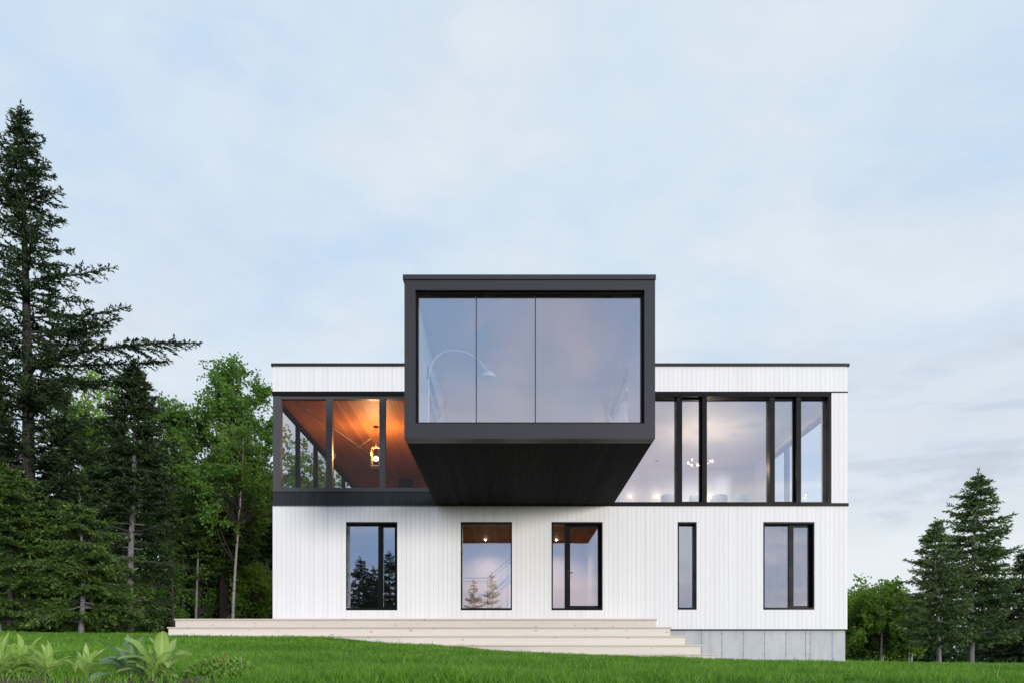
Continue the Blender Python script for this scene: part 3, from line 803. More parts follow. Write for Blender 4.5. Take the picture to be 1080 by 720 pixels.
def make_conifer(name,label,base,H,prof,seed,leaf,bark,group=None,**kw):
    t=empty(name,base,label,'tree',group)
    tr,db,V,T=conifer(base,H,prof,seed,**kw)
    part('trunk',tr,bark,t)
    if db.v: part('dead_branches',db,M['dead'],t)
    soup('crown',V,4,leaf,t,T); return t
def deciduous(base,H,crown,seed,nclump=70,nleaf=170,cr=.38,ll=.085,lw=.032,trunks=1,r0=.1,lean=(0,0),bark_n=8,gap=.25):
    """crown: (cz0, cz1, radius, cx, cy) relative to base"""
    r=np.random.default_rng(seed); base=np.array(base,float); tr=MB(); lm=MB()
    cz0,cz1,rad,cx,cy=crown
    axes=[]
    for q in range(trunks):
        off=np.array([r.normal()*.25,r.normal()*.2,0]) if trunks>1 else np.zeros(3)
        pts=[base+off*(.3+.7*f)+np.array([lean[0]*f+.08*math.sin(4*f+seed+q),lean[1]*f+.06*math.cos(3*f+q),f*cz1*.97-(.15 if f==0 else 0)]) for f in np.linspace(0,1,12)]
        tr.tube(pts,[r0*(1.2 if k==0 else 1)*(1-k/11)**.8+.008 for k in range(12)],8); axes.append(np.array(pts))
    Ps=[];Ds=[];Ts=[]
    k=0; tries=0
    while k<nclump and tries<nclump*20:
        tries+=1
        u=r.uniform(-1,1,3)
        if np.linalg.norm(u)>1: continue
        # uneven outline
        an=math.atan2(u[1],u[0]); lim=.72+.28*math.sin(an*3+seed)*math.sin(u[2]*4+seed*1.7)
        if np.linalg.norm(u)>lim+.15: continue
        c=base+np.array([cx+u[0]*rad*(1.0-.25*max(0,u[2])),cy+u[1]*rad,(cz0+cz1)/2+u[2]*(cz1-cz0)/2])
        ax=axes[k%trunks]; zt=max(cz0*.6,(c[2]-base[2])-rad*r.uniform(.5,1.0))
        i=int(np.clip(zt/(cz1*.97)*11,1,10)); s=ax[i]
        mid=(s+c)/2+np.array([0,0,-.1*rad*.5])+r.normal(size=3)*.08
        L=np.linalg.norm(c-s); lm.tube([s,mid,c],[.010+.007*L,.007+.004*L,.004],5,False)
        k+=1
        n=int(nleaf*r.uniform(.5,1.3)); cl=cr*r.uniform(.65,1.25)
        dirs=norm(r.normal(size=(n,3))); rr=cl*r.random(n)**.45
        # leaves sit on short twigs radiating from the clump
        nt=6; tw=norm(r.normal(size=(nt,3))+norm(c-base-np.array([cx,cy,(cz0+cz1)/2]))*.6+np.array([0,0,.15])); wi=r.integers(0,nt,n); q=r.random(n)**.7
        P=c+tw[wi]*(q*cl*1.25)[:,None]+dirs*(rr*.42)[:,None]
        for w in tw: lm.tube([c,c+w*cl*1.15],[.005,.002],3,False)
        D=norm(r.normal(size=(n,3))*.8+tw[wi]*.5+np.array([0,0,-.45]))
        Ps.append(P); Ds.append(D); Ts.append(np.clip(r.uniform(.1,.75)+r.normal(size=n)*.17,0,1))
    P=np.concatenate(Ps); D=np.concatenate(Ds); T=np.concatenate(Ts); n=len(P)
    V=leaves(P,D,ll*r.uniform(.6,1.25,n),lw*r.uniform(.7,1.25,n),r)
    return tr,lm,V,T
def make_decid(name,label,base,H,crown,seed,leaf,bark,group=None,cat='tree',**kw):
    t=empty(name,base,label,cat,group)
    tr,lm,V,T=deciduous(base,H,crown,seed,**kw)
    part('trunk',tr,bark,t); part('limbs',lm,M['bark'],t); soup('crown',V,4,leaf,t,T); return t
def at(px,Y): x=X_(px,Y); return (x,Y,gzf(x,Y))
def top(py,Y,b): return Z_(py,Y)-b[2]

# --- left
b=at(34,18.8); H=top(114,18.8,b)
make_conifer('spruce_tree','tallest dark spruce at the left edge with a long low branch reaching right',b,H,
    [(0,2.2),(.25,2.6),(.45,2.75),(.53,2.35),(.62,1.95),(.70,1.6),(.76,1.2),(.84,.95),(.91,.66),(.96,.42),(1,.16)],11,M['spruce'],M['bark'],
    whorl=.34,per=6,rise=.18,droop=.24,tip=.24,twig=.10,sl=.115,sw=.019,step=.042,lean=(-.32,0),r0=.20,h0=.16,keep=.72,fork=.85,maxtw=.75,vary=.68,
    extra=[(H*.515,-.05,4.85,.20,.10,-.03),(H*.505,.12,3.6,.15,.15,.1),(H*.665,-.1,2.25,.22,.15,.2),(H*.60,.05,2.7,.1,.15,.2),(H*.56,-.2,2.8,.1,.2,.2)])
b=at(138,19.5); H=top(383,19.5,b)
make_conifer('spruce_tree','mid height spruce with bare grey trunk and dead lower branches left of the steps',b,H,
    [(0,.9),(.2,1.5),(.45,1.55),(.6,1.35),(.75,1.05),(.88,.6),(.95,.35),(1,.1)],23,M['spruce'],M['greybark'],
    whorl=.23,per=7,rise=.05,droop=.25,tip=.18,twig=.09,sl=.11,sw=.018,step=.042,r0=.10,h0=.10,dead=.42,keep=.9,lean=(.08,0),maxtw=.7)
FIR=dict(vary=.72,whorl=.31,per=9,rise=.0,droop=.20,tip=.12,twig=.085,sl=.10,sw=.016,step=.038,r0=.06,keep=.86,maxtw=.7)
for px,Y,py,prof,sd_,h0,lab in (
    (86,16.4,528,[(0,1.05),(.08,1.3),(.25,1.5),(.5,1.35),(.75,.95),(.92,.5),(1,.12)],31,.11,'bushy bright green young fir with a short pale trunk at the lawn edge'),
    (10,16.9,496,[(0,1.3),(.12,1.6),(.35,1.55),(.6,1.3),(.8,.95),(.95,.5),(1,.2)],37,.04,'bushy bright green young fir in the lower left corner, nearest the photo edge'),
    (50,17.9,524,[(0,1.1),(.12,1.4),(.35,1.35),(.6,1.2),(.8,.9),(.95,.5),(1,.2)],39,.05,'bright green young fir wedged between the two bushiest firs'),
    (119,18.4,585,[(0,.75),(.2,.9),(.5,.7),(.8,.4),(1,.08)],38,.05,'low young fir crowding between the pale trunk and the bare spruce')):
    b=at(px,Y); H=top(py,Y,b)
    make_conifer('young_fir',lab,b,H,prof,sd_,M['fir'],M['greybark'] if px==86 else M['bark'],h0=h0,**FIR)
b=at(62,21.5); H=top(476,21.5,b)
make_conifer('spruce_tree','shaggy dark spruce directly behind the bright young firs',b,H,
    [(0,1.4),(.2,1.6),(.5,1.35),(.8,.8),(1,.1)],41,M['spruce'],M['bark'],whorl=.26,per=7,rise=.05,droop=.28,tip=.12,twig=.11,sl=.12,sw=.02,step=.046,r0=.11,h0=.06,keep=.9,maxtw=.7)
b=at(-14,20); H=top(380,20,b)
make_conifer('spruce_tree','dark spruce cut by the left edge of the photo, behind the tallest one',b,H,
    [(0,1.7),(.2,1.9),(.5,1.5),(.8,.8),(1,.1)],43,M['spruce'],M['bark'],whorl=.30,per=7,rise=.05,droop=.28,tip=.12,twig=.11,sl=.12,sw=.02,step=.046,r0=.13,h0=.08,keep=.9,maxtw=.7)
b=at(238,22.8); H=top(446,22.8,b)
make_conifer('fir_tree','thick trunked dark fir in front of the maple beside the house corner',b,H,
    [(0,.8),(.38,1.05),(.5,1.45),(.66,1.4),(.8,.8),(.92,.35),(1,.1)],47,M['fir'],M['bark'],whorl=.22,per=7,rise=.06,droop=.27,tip=.12,twig=.10,sl=.12,sw=.02,step=.045,r0=.20,h0=.30,keep=.92,maxtw=.7)
b=at(246,24.2); H=top(374,24.2,b)
make_decid('maple_tree','tall leafy green maple whose crown touches the left house corner',b,H,(H*.27,H,1.75,.0,0),53,M['maple'],M['bark'],
    nclump=185,nleaf=200,cr=.42,ll=.105,lw=.043,r0=.12)
b=at(186,24.5); H=top(412,24.5,b)
make_decid('maple_tree','rounder green broadleaf tree between the bare spruce and the tall maple',b,H,(H*.25,H,1.5,0,0),59,M['maple'],M['bark'],
    nclump=125,nleaf=180,cr=.44,ll=.115,lw=.046,r0=.12)
b=at(92,24.6); H=top(390,24.6,b)
make_decid('birch_tree','light green broadleaf crown showing between the tallest spruce and the bare spruce',b,H,(H*.38,H,1.6,0,0),61,M['birchleaf'],M['birch'],
    nclump=95,nleaf=170,cr=.42,ll=.11,lw=.044,r0=.11)
b=at(247,20.8); H=top(455,20.8,b)
make_decid('birch_tree','slender white barked birch trunk leaning in front of the dark fir',b,H,(H*.50,H,1.15,.1,0),67,M['maple'],M['birch'],
    nclump=52,nleaf=150,cr=.36,ll=.09,lw=.036,r0=.043,lean=(.22,0))
b=at(281,24); H=top(590,24,b)
make_decid('leafy_bush','light green bush glowing beside the left house wall at ground level',b,H,(.3,H,.9,0,0),71,M['birchleaf'],M['birch'],cat='bush',
    nclump=40,nleaf=120,cr=.4,ll=.10,lw=.04,r0=.03,trunks=4)
for k,(px,Y,py,rad,lab) in enumerate(((166,22.5,560,.85,'leafy green sapling between the bare spruce and the left end of the steps'),(212,23.6,545,1.0,'leafy green sapling behind the steps, left of the dark fir trunk'),(268,22.4,600,.7,'low pale green sapling between the white birch trunk and the house corner'))):
    b=at(px,Y); H=top(py,Y,b)
    make_decid('maple_sapling',lab,b,H,(.25,H,rad,0,.3),141+k,M['maple'] if k<2 else M['birchleaf'],M['bark'],nclump=34,nleaf=120,cr=.34,ll=.095,lw=.038,r0=.028)
for k,(px,Y,ht,lab) in enumerate(((184,21.6,3.6,'dead dark stem just left of the top step'),(193,23.4,4.0,'thin dark stem rising behind the left end of the steps'),(206,22.6,4.6,'thin dark stem behind the steps, nearest the fir'),(2,15.4,.9,'short pale leaning stick at the far left lawn edge'))):
    b=at(px,Y); tr=MB()
    ln=-.18 if k==3 else .15*(k-1)
    tr.tube([(b[0]+ln*f,b[1],b[2]-.1+ht*f) for f in (0,.25,.5,.75,1)],[.045*(1-.6*f) if k<3 else .03*(1-.4*f) for f in (0,.25,.5,.75,1)],7)
    t=empty('bare_stem' if k<3 else 'dead_stick',b,lab,'tree trunk' if k<3 else 'stick')
    if k<3:
        tw=tr
        for q in range(9):
            h=ht*(.25+.08*q); a=q*2.4+k
            p=Vector((b[0]+ln*h/ht,b[1],b[2]-.1+h)); e=p+Vector((math.cos(a)*.6,math.sin(a)*.6,-.05)); tw.tube([p,(p+e)/2+Vector((0,0,.04)),e],[.009,.006,.003],4,False)
    part('trunk' if k<3 else 'stick',tr,M['bark'] if k<2 else M['greybark'],t)

for k,(px,Y,py,rad,lab) in enumerate(((318,33,448,1.5,'broadleaf tree seen through the porch, nearest the porch corner post'),(352,36,470,1.7,'broadleaf tree seen through the porch, behind its second post'),(298,30,500,1.0,'small broadleaf tree seen low through the first porch pane'))):
    b=at(px,Y); H=top(py,Y,b)
    make_decid('maple_tree',lab,b,H,(H*.3,H,rad,0,0),121+k,M['maple'],M['bark'],nclump=60,nleaf=120,cr=.48,ll=.14,lw=.055,r0=.1)

# --- right
b=at(1022,22); H=top(499,22,b)
make_conifer('spruce_tree','taller dark spruce at the right edge of the lawn',b,H,
    [(0,1.75),(.15,1.95),(.4,1.65),(.6,1.3),(.75,.95),(.88,.5),(.95,.28),(1,.1)],83,M['blue'],M['greybark'],
    whorl=.22,per=8,rise=.10,droop=.24,tip=.20,twig=.095,vary=.65,sl=.12,sw=.019,step=.046,r0=.09,h0=.13,keep=.68,lean=(.30,0),maxtw=.7)
b=at(989,20.8); H=top(550,20.8,b)
make_conifer('spruce_tree','shorter spruce on the right, standing left of the taller one',b,H,
    [(0,1.2),(.15,1.3),(.4,1.1),(.6,.95),(.75,.7),(.9,.35),(1,.1)],89,M['blue'],M['greybark'],
    whorl=.19,per=7,rise=.10,droop=.22,tip=.18,twig=.09,vary=.65,sl=.115,sw=.018,step=.044,r0=.06,h0=.15,keep=.66,lean=(-.06,0),maxtw=.6)
b=at(1078,23.5); H=top(583,23.5,b)
make_conifer('spruce_tree','dark spruce cut by the right edge of the photo',b,H,
    [(0,1.5),(.2,1.6),(.5,1.25),(.8,.6),(1,.1)],97,M['spruce'],M['bark'],whorl=.24,per=7,rise=.08,droop=.25,tip=.14,twig=.10,sl=.12,sw=.02,step=.046,r0=.1,h0=.05,keep=.92,maxtw=.7)
for k,(px,Y,py,rad,tk,lab) in enumerate(((928,24.5,611,1.2,2,'light green birch clump with thin white stems right of the house'),(905,25.5,628,.9,2,'light green bush tucked against the right house corner'),(957,25,622,1.05,2,'light green broadleaf bush left of the short spruce'))):
    b=at(px,Y); H=top(py,Y,b)
    make_decid('birch_tree' if k==0 else 'leafy_bush',lab,b,H,(.2,H,rad,0,.5),101+k,M['birchleaf'],M['birch'],cat='tree' if k==0 else 'bush',
        nclump=85,nleaf=190,cr=.36,ll=.105,lw=.042,r0=.032,trunks=tk)

# --- far woodland (one mass)
def woodland(name,label,regions,n,seed):
    r=np.random.default_rng(seed); Ps=[];Ts=[]; tr=[]
    for (px0,px1,Y0,Y1,pt,cnt) in regions:
        for k in range(cnt):
            Y=r.uniform(Y0,Y1); px=r.uniform(px0,px1); x=X_(px,Y); z0=gzf(x,Y); zt=Z_(pt+r.uniform(-18,55),Y)
            h=max(.5,zt-z0); m=int(n*h)
            f=r.random(m)**.85; rad=(.35+1.0*(1-f))*r.uniform(.8,1.3)
            a=r.uniform(0,6.283,m); lay=np.round(f*h/.33)*.33+r.normal(size=m)*.07
            q=rad*np.sqrt(r.random(m))
            Ps.append(np.stack([x+q*np.cos(a),Y+q*np.sin(a),z0+lay-q*.15],1)); Ts.append(np.clip(r.uniform(.1,.7)+r.normal(size=m)*.15,0,1))
    P=np.concatenate(Ps); T=np.concatenate(Ts); m=len(P)
    D=norm(r.normal(size=(m,3))+np.array([0,0,-.3]))
    V=leaves(P,D,.20*r.uniform(.6,1.3,m),.055*r.uniform(.7,1.3,m),r)
    o=soup(name,V,4,M['wood'],None,T); o['kind']='stuff'; o['label']=label; o['category']='woodland'
woodland('woodland','dense dark woodland filling the gaps behind the left trees',[(-120,290,29,36,500,62),(-120,250,27,30,590,34),(225,300,29,36,520,14),(296,420,29,36,560,16),(-60,300,26,28,640,30)],260,201)
woodland('woodland','low dark woodland behind the right hand spruces',[(1010,1250,29,36,628,24),(890,1010,33,40,650,18),(885,1150,30,33,672,46)],240,203)

# --- conifers behind the camera, mirrored in the ground floor windows
k0=None
for i,(px,py,sc) in enumerate(((378,588,1.0),(394,598,.95),(410,581,1.05),(362,600,.9),(424,604,.9),(386,606,.9),(403,604,.9))):
    Yv=47+1.5*(i%3); Y=2*YW-Yv; x=X_(px,Yv); z=gzf(x,Y); H=Z_(py,Yv)-z
    if k0 is None:
        base=(x,Y,z); H0=H
        k0=make_conifer('spruce_tree','dark spruce standing downslope behind the viewer, mirrored in the left window',base,H,
            [(0,2.2),(.2,2.4),(.5,1.9),(.8,.95),(1,.15)],211,M['spruce'],M['bark'],group='trees mirrored in the left ground floor window',whorl=.4,per=6,rise=.12,droop=.22,tip=.15,twig=.17,sl=.16,sw=.026,step=.07,keep=.9)
    else:
        c=copy_tree(k0); c.location=(x,Y,z); c.rotation_euler.z=i*1.3; c.scale=(1,1,H/H0)
k1=None
for i,(px,py) in enumerate(((518,606),(500,612))):
    Yv=50+2*i; Y=2*YW-Yv; x=X_(px,Yv); z=gzf(x,Y); H=Z_(py,Yv)-z
    lab=['slim small spruce behind the viewer mirrored in the single pane window, the taller of two','slim small spruce behind the viewer mirrored in the single pane window, the shorter of two'][i]
    if k1 is None:
        H1=H; k1=make_conifer('spruce_tree',lab,(x,Y,z),H,[(0,1.0),(.2,1.1),(.5,.95),(.75,.75),(.9,.35),(1,.08)],223,M['spruce'],M['bark'],whorl=.42,per=5,rise=.15,droop=.15,tip=.2,twig=.17,sl=.16,sw=.024,step=.07,keep=.8)
    else:
        c=copy_tree(k1); c.location=(x,Y,z); c.rotation_euler.z=2; c.scale=(1,1,H/H1); c['label']=lab

# ------------------------------------------------------------------ garden bed and plants
bm_=MB(); nx_,ny_=60,16; X0,X1,Y0,Y1=-4.4,-1.55,3.35,4.32
for j in range(ny_+1):
    for i in range(nx_+1):
        x=X0+(X1-X0)*i/nx_; y=Y0+(Y1-Y0)*j/ny_; y+=.10*math.sin(x*3.1)*(j/ny_)
        e=min(i,nx_-i,j,ny_-j)/3.0; e=min(1,e)
        bm_.v.append((x,y,gzf(x,y)-.02+.030*e+.014*rng.normal()*e))
bm_.f=[[j*(nx_+1)+i,j*(nx_+1)+i+1,(j+1)*(nx_+1)+i+1,(j+1)*(nx_+1)+i] for j in range(ny_) for i in range(nx_)]; bm_.sm=[True]*len(bm_.f)
o=part('garden_soil',bm_,M['soil'],None); o['kind']='structure'

def herb(px,Y,hpx,n,seed,mat,label,spread=1.0,lw=.15):
    n=int(n*1.5); lw*=.58
    """rosette of broad lance shaped leaves with a fold along the midrib"""
    r=np.random.default_rng(seed); x=X_(px,Y); z=gzf(x,Y)+.015; Ht=hpx*Y/F*.84
    t=empty('broadleaf_plant',(x,Y,z),label,'plant','broad leaved plants along the front edge of the lawn')
    vs=[];fs=[];ti=[]
    st=MB(); st.tube([(x,Y,z-.03),(x+.002,Y,z+Ht*.1),(x,Y,z+Ht*.22)],[.009,.007,.003],7)
    NS=9
    subs=[(0,0,1.0)]+[(r.normal()*.055,r.normal()*.04,r.uniform(.55,.85)) for _ in range(2)]
    for k in range(n*2):
        dx,dy,sc_=subs[0] if k<n else subs[1+k%2]
        f=(k%n)/(n-1); az=k*2.39996+r.normal()*.5
        L=Ht*sc_*(1.22-.30*f)*r.uniform(.6,1.12); W=L*lw*r.uniform(.75,1.35)
        el=R(36+46*f+r.normal()*11); curl=(1.15-.7*f)*r.uniform(.5,1.4)*spread
        o_=np.array([math.cos(az),math.sin(az),0]); s_=np.array([-math.sin(az),math.cos(az),0]); up=np.array([0,0,1.0])
        p=np.array([x+dx,Y+dy,z+Ht*sc_*(.01+.20*f)]); e=el; b0=len(vs); c0=r.uniform(0,6); tw=r.normal()*.45; tn=float(np.clip(.35+.35*f+r.normal()*.12,0,.84))
        for q in range(NS+1):
            u=q/NS
            w=W*(math.sin(math.pi*min(1,u**1.25*.93+.03))**.75)*(.30+.70*min(1,u*1.8)) if q<NS else W*.10
            d=o_*math.cos(e)+up*math.sin(e); nrm=-o_*math.sin(e)+up*math.cos(e)
            ss=s_*math.cos(tw*u)+nrm*math.sin(tw*u); rip=.22*w*math.sin(u*11+k*1.7+c0)
            fold=.20
            for c,tt in ((-1,tn),(-.5,tn+.05),(0,min(1,tn+.45)),(.5,tn+.05),(1,tn)):
                pp=p+ss*w*c+nrm*(abs(c)*w*fold+(rip if abs(c)==1 else 0)); vs.append(pp); ti.append(np.clip(tt,0,1))
            p=p+d*L/NS; e-=curl*(.35+1.1*u)/NS*1.5
        for q in range(NS):
            for c in range(4): a=b0+q*5+c; fs.append([a,a+1,a+6,a+5])
    m=MB(); m.add(vs,fs,True); o=part('leaves',m,mat,t)
    a=o.data.attributes.new('tint','FLOAT','POINT'); a.data.foreach_set('value',np.array(ti,np.float32))
    part('stem',st,M['stem'],t)
herb(2,4.15,58,15,301,M['herb'],'pale green broadleaf plant cut by the left edge, leaves upright')
herb(24,4.25,46,16,302,M['herb'],'dense pale green broadleaf plant second from the left edge')
herb(52,4.2,38,12,303,M['herb'],'small pale plant with narrow leaves between two dense ones, left of the bare soil',1.0,.17)
herb(91,4.2,38,10,304,M['herb'],'smallest upright pale green plant standing alone on the bare soil',.8,.2)
herb(138,4.15,54,14,305,M['herbblue'],'large bluish green broadleaf plant with a drooping left leaf',1.2,.2)
herb(-22,4.3,50,13,307,M['herb'],'pale green broadleaf plant mostly outside the left edge of the photo')
herb(170,4.05,56,14,306,M['herb'],'largest fresh green broadleaf plant with wide arching leaves, just left of the low ground cover',1.15,.2)
# low shrub / ground cover clump
def clump(px,Y,rad,h,n,seed,label):
    r=np.random.default_rng(seed); x=X_(px,Y); z=gzf(x,Y)
    t=empty('low_shrub',(x,Y,z),label,'shrub')
    a=r.uniform(0,6.283,n); q=np.sqrt(r.random(n)); hh=h*(1-.6*q**2)*(r.random(n)**.5)
    P=np.stack([x+rad*q*np.cos(a),Y+rad*.7*q*np.sin(a),z+hh],1)
    D=norm(r.normal(size=(n,3))*.7+np.array([0,0,.25])); T=np.clip(.2+.55*hh/h+r.normal(size=n)*.1,0,.84)
    V=leaves(P,D,.030*r.uniform(.6,1.3,n),.011*r.uniform(.7,1.3,n),r)
    st=MB(); ex=[];ed=[];et=[]
    for k in range(40):
        aa=r.uniform(0,6.283); qq=rad*.8*math.sqrt(r.random()); p=Vector((x+qq*math.cos(aa),Y+qq*.7*math.sin(aa),z-.01)); tall=h*r.uniform(.7,1.25)
        e=p+Vector((r.normal()*.03,r.normal()*.02,tall)); st.tube([p,(p+e)/2+Vector((r.normal()*.008,0,0)),e],[.003,.0024,.0014],5,False)
        for j in range(7): ex.append(np.array(e)-np.array([0,0,.012*j])); ed.append(norm(r.normal(size=3)+np.array([0,0,.3]))); et.append(1.0 if (k%4==0 and j<4) else .7)
    V2=leaves(np.array(ex),np.array(ed),np.full(len(ex),.026),np.full(len(ex),.009),r)
    part('stems',st,M['stem'],t); soup('leaves',np.concatenate([V,V2]),4,M['cover'],t,np.concatenate([T,np.array(et)]))
clump(236,4.3,.22,.135,2000,401,'low small leaved ground cover shrub with reddish shoot tips')

# ------------------------------------------------------------------ grass
def vnoise(x,y,cell,seed):
    t=np.random.default_rng(seed).random((256,256)); u=x/cell; v=y/cell
    i=np.floor(u).astype(int); j=np.floor(v).astype(int); a=sst(u-i); b=sst(v-j)
    g=lambda p,q: t[p%256,q%256]
    return (g(i,j)*(1-a)+g(i+1,j)*a)*(1-b)+(g(i,j+1)*(1-a)+g(i+1,j+1)*a)*b
def grass():
    r=np.random.default_rng(77); out=[];tin=[]
    for (Ya,Yb,dens,hh,ww) in ((3.3,5.0,6200,.066,.0026),(5.0,7.5,4000,.068,.0034),(7.5,11,2100,.068,.0048),(11,16,1050,.066,.0068),(16,24.5,400,.066,.0105)):
        hw=.80*Yb+.6; n=int(dens*(Yb-Ya)*2*hw)
        Y=r.uniform(Ya,Yb,n); X=r.uniform(-hw,hw,n); k=np.abs(X)<.80*Y+.6; X=X[k];Y=Y[k]
        inst=(X>-7.45)&(X<4.3)&(Y>15.0)&(Y<27); 
        for q in range(5): inst|=(X>-7.48)&(X<3.2+.25*q)&(Y>15.5-.3*q)&(Y<17)
        inst|=(X>XL)&(X<XR)&(Y>16.98)&(Y<26)
        yb=4.32+.10*np.sin(X*3.1)
        bed=(X>-4.3)&(X<-1.6)&(Y<yb-.05+.05*r.normal(size=len(X)))
        tr_=(Y>22.6+1.2*np.sin(X*.8))
        ok=~(inst|(bed&(r.random(len(X))<.86))|(tr_&(r.random(len(X))<.8)))
        X=X[ok];Y=Y[ok]; n=len(X); Z=gz(X,Y)-.004
        cl=.5+.5*np.sin(X*3.7+1.3*np.sin(Y*2.9))*np.sin(Y*4.3+1.1*np.sin(X*2.3)); cl2=.5+.5*np.sin(X*11+2*np.sin(Y*7))*np.sin(Y*13+X*3)
        gn=vnoise(X,Y,.32,5)*.6+vnoise(X,Y,.13,9)*.4; gl=vnoise(X,Y,1.5,3)
        h=hh*(.38+.95*gn+.25*(gl-.5))*r.uniform(.55,1.25,n); tall=r.random(n)<.012; h=np.where(tall,h*1.6,h)
        a=r.uniform(0,6.283,n); s=np.stack([np.cos(a),np.sin(a),np.zeros(n)],1)
        a2=r.uniform(0,6.283,n); ln=h*r.uniform(.1,.75,n); d=np.stack([np.cos(a2)*ln,np.sin(a2)*ln,np.zeros(n)],1)
        P=np.stack([X,Y,Z],1); up=np.array([0,0,1.0]); w=(ww*r.uniform(.7,1.3,n))[:,None]
        b0=P-s*w; b1=P+s*w; mid=P+up*(h*.6)[:,None]+d*.35; tip=P+up*h[:,None]+d
        out.append(np.stack([b0,b1,mid+s*w*.75,mid-s*w*.75],1)); out.append(np.stack([mid-s*w*.75,mid+s*w*.75,tip+s*w*.1,tip-s*w*.1],1))
        tt=np.clip(.40+.27*r.normal(size=n)+.55*(gn-.5)+.5*(gl-.5),0,.96); tt=np.where(r.random(n)<.02,1.0,tt); tin+= [tt,tt]
    o=soup('grass',np.concatenate(out),4,M['grass'],None,np.concatenate(tin)); o['kind']='stuff'; o['label']='short lush green lawn grass'; o['category']='grass'
grass()

# ------------------------------------------------------------------ camera, light, sky
cam=bpy.data.cameras.new('camera'); co=bpy.data.objects.new('camera',cam); col.objects.link(co)
co.location=(0,0,0); co.rotation_euler=(R(90),0,0)
cam.sensor_width=36; cam.lens=36*F/1080; cam.shift_y=(HY-360)/1080; cam.clip_end=6000; cam.clip_start=.05
scene.camera=co
SE,SA=R(4.5),R(33)      # sun elevation, azimuth right of straight behind the viewer
sd=Vector((math.sin(SA)*math.cos(SE),-math.cos(SA)*math.cos(SE),math.sin(SE)))
sl=bpy.data.lights.new('sun','SUN'); sl.energy=1.5; sl.angle=R(11); sl.color=(1,.97,.935)
so=bpy.data.objects.new('sun',sl); col.objects.link(so); so.rotation_euler=sd.to_track_quat('Z','Y').to_euler(); so.location=(20,-20,30)

w=bpy.data.worlds.new('World'); scene.world=w; w.use_nodes=True; nt=w.node_tree; nt.nodes.clear()
T=NT.__new__(NT); T.t=nt; T.out=nt.nodes.new('ShaderNodeOutputWorld')
sky=T.n('ShaderNodeTexSky'); sky.sky_type='NISHITA'; sky.sun_disc=False; sky.sun_elevation=SE; sky.sun_rotation=R(180)-SA; sky.air_density=1.2; sky.dust_density=1.0; sky.ozone_density=1.5
tc=T.n('ShaderNodeTexCoord'); sp=T.n('ShaderNodeSeparateXYZ'); T.l(tc.outputs['Generated'],sp.inputs[0])
zz=T.math('MAXIMUM',sp.outputs['Z'],0.0)
dn=T.math('ADD',zz,.16)
cb=T.n('ShaderNodeCombineXYZ'); T.l(T.math('DIVIDE',sp.outputs['X'],dn),cb.inputs[0]); T.l(T.math('DIVIDE',sp.outputs['Y'],dn),cb.inputs[1])
pv=cb.outputs[0]
n1=T.noise(pv,.75,7,.56,.35); n2=T.noise(pv,1.9,6,.6,.2); n3=T.noise(pv,.33,4,.5)
# thin high cloud: pale blue gaps, whiter cloud, greyer thick cloud
blue=(3.45,4.6,6.0); white=(5.15,5.6,5.95); grey=(3.75,4.0,4.6); pink=(5.1,5.0,5.35)
back=T.rng(sp.outputs['Y'],-.15,.25,1,0)        # the half of the sky behind the viewer: bluer, more broken cloud
hz=T.rng(zz,0.0,.42,1,0)                        # 1 at the horizon
hzl=T.rng(zz,.20,.44,1,0)
n4=T.noise(pv,3.6,5,.6,.25)
c=T.mix(T.rng(n1,.40,.60,.1,1),blue,white)
c=T.mix(T.rng(n4,.40,.62,0,.42),c,(5.6,5.85,6.05))
c=T.mix(T.rng(n2,.50,.68,0,.55),c,(4.55,4.95,5.6))
nP=T.noise(tc.outputs['Generated'],3.1,5,.55,.4); nQ=T.noise(tc.outputs['Generated'],6.5,5,.6,.3)
cbk=T.mix(T.rng(nP,.44,.58,0,1),(2.9,4.1,6.2),(5.5,4.95,6.0))
cbk=T.mix(T.rng(nQ,.50,.62,0,.55),cbk,(3.6,3.9,5.0))
c=T.mix(T.math('MULTIPLY',back,.9),c,cbk)
c=T.mix(T.math('MULTIPLY',T.math('MULTIPLY',T.rng(n3,.42,.62,0,1),hz),.4),c,pink)
c=T.mix(T.math('MULTIPLY',T.math('SUBTRACT',1.0,back),T.rng(zz,.02,.50,.6,0)),c,(5.75,6.05,6.3))
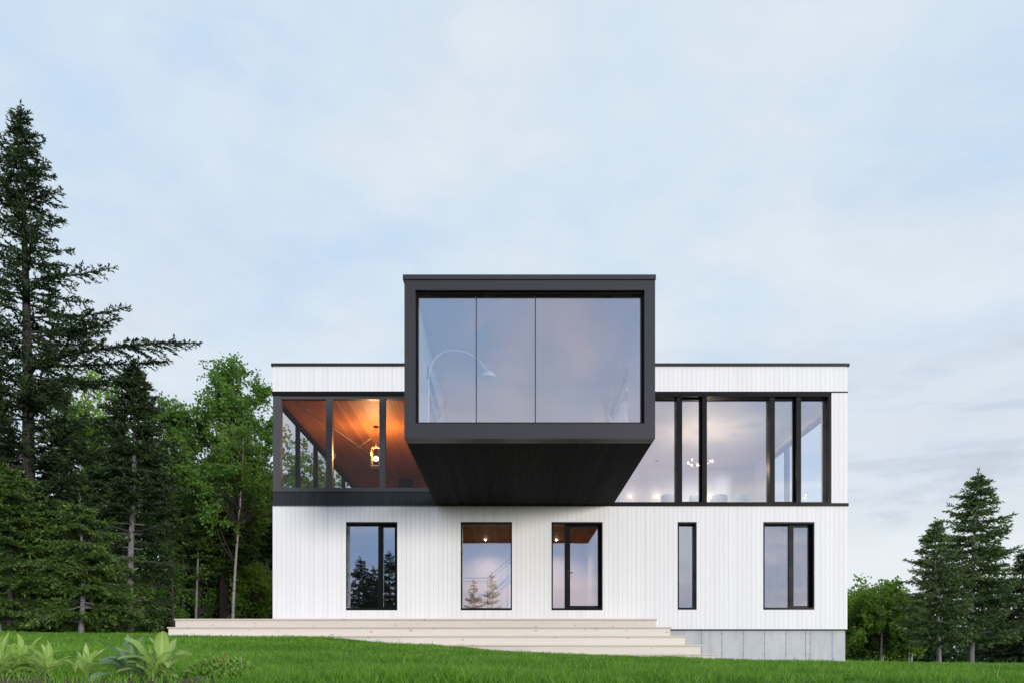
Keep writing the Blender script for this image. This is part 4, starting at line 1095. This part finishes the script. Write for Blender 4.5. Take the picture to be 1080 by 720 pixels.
# flat cloud bars low over the horizon
mpb=T.n('ShaderNodeMapping'); mpb.inputs['Scale'].default_value=(1.7,1.7,8.5); mpb.inputs['Location'].default_value=(.35,.0,.0); T.l(tc.outputs['Generated'],mpb.inputs[0])
nb=T.noise(mpb.outputs[0],1.15,7,.60,.5)
c=T.mix(T.math('MULTIPLY',T.math('MULTIPLY',T.rng(nb,.49,.60,0,1),hzl),T.rng(back,0,1,.7,.9)),c,T.mix(back,grey,(2.7,3.8,5.8)))
c=T.mix(T.math('MULTIPLY',T.math('MULTIPLY',T.rng(nb,.47,.38,0,1),hzl),.85),c,T.mix(back,(5.55,5.85,6.1),(6.5,6.7,6.9)))
# one soft grey cloud bank low to the right of the house
bx_=T.math('MULTIPLY',T.rng(T.math('DIVIDE',sp.outputs['X'],T.math('MAXIMUM',sp.outputs['Y'],.05)),.28,.55,0,1),T.rng(sp.outputs['Y'],.1,.3,0,1))
bz_=T.math('MULTIPLY',T.rng(T.math('ADD',zz,T.math('MULTIPLY',T.math('SUBTRACT',n2,.5),.22)),.13,.19,0,1),T.rng(T.math('ADD',zz,T.math('MULTIPLY',T.math('SUBTRACT',n1,.5),.25)),.27,.38,1,0))
c=T.mix(T.math('MULTIPLY',T.math('MULTIPLY',bx_,bz_),T.rng(nb,.42,.54,.25,1.0)),c,(3.75,3.95,4.5))
c=T.mix(1.0,c,T.mix(back,(.92,.93,.935),(1,1,1)),'MULTIPLY')
fin=T.mix(.93,sky.outputs[0],c)
bg=T.n('ShaderNodeBackground'); T.l(fin,bg.inputs[0]); bg.inputs[1].default_value=.1
T.l(bg.outputs[0],T.out.inputs[0])

scene.view_settings.view_transform='Standard'; scene.view_settings.look='None'; scene.view_settings.gamma=1.0
scene.view_settings.exposure=.75; scene.view_settings.use_curve_mapping=False
scene.render.engine='CYCLES'
cy=scene.cycles; cy.max_bounces=10; cy.diffuse_bounces=4; cy.glossy_bounces=5; cy.transmission_bounces=6; cy.transparent_max_bounces=24
cy.sample_clamp_indirect=4.0; cy.caustics_reflective=False; cy.caustics_refractive=False; cy.use_denoising=True
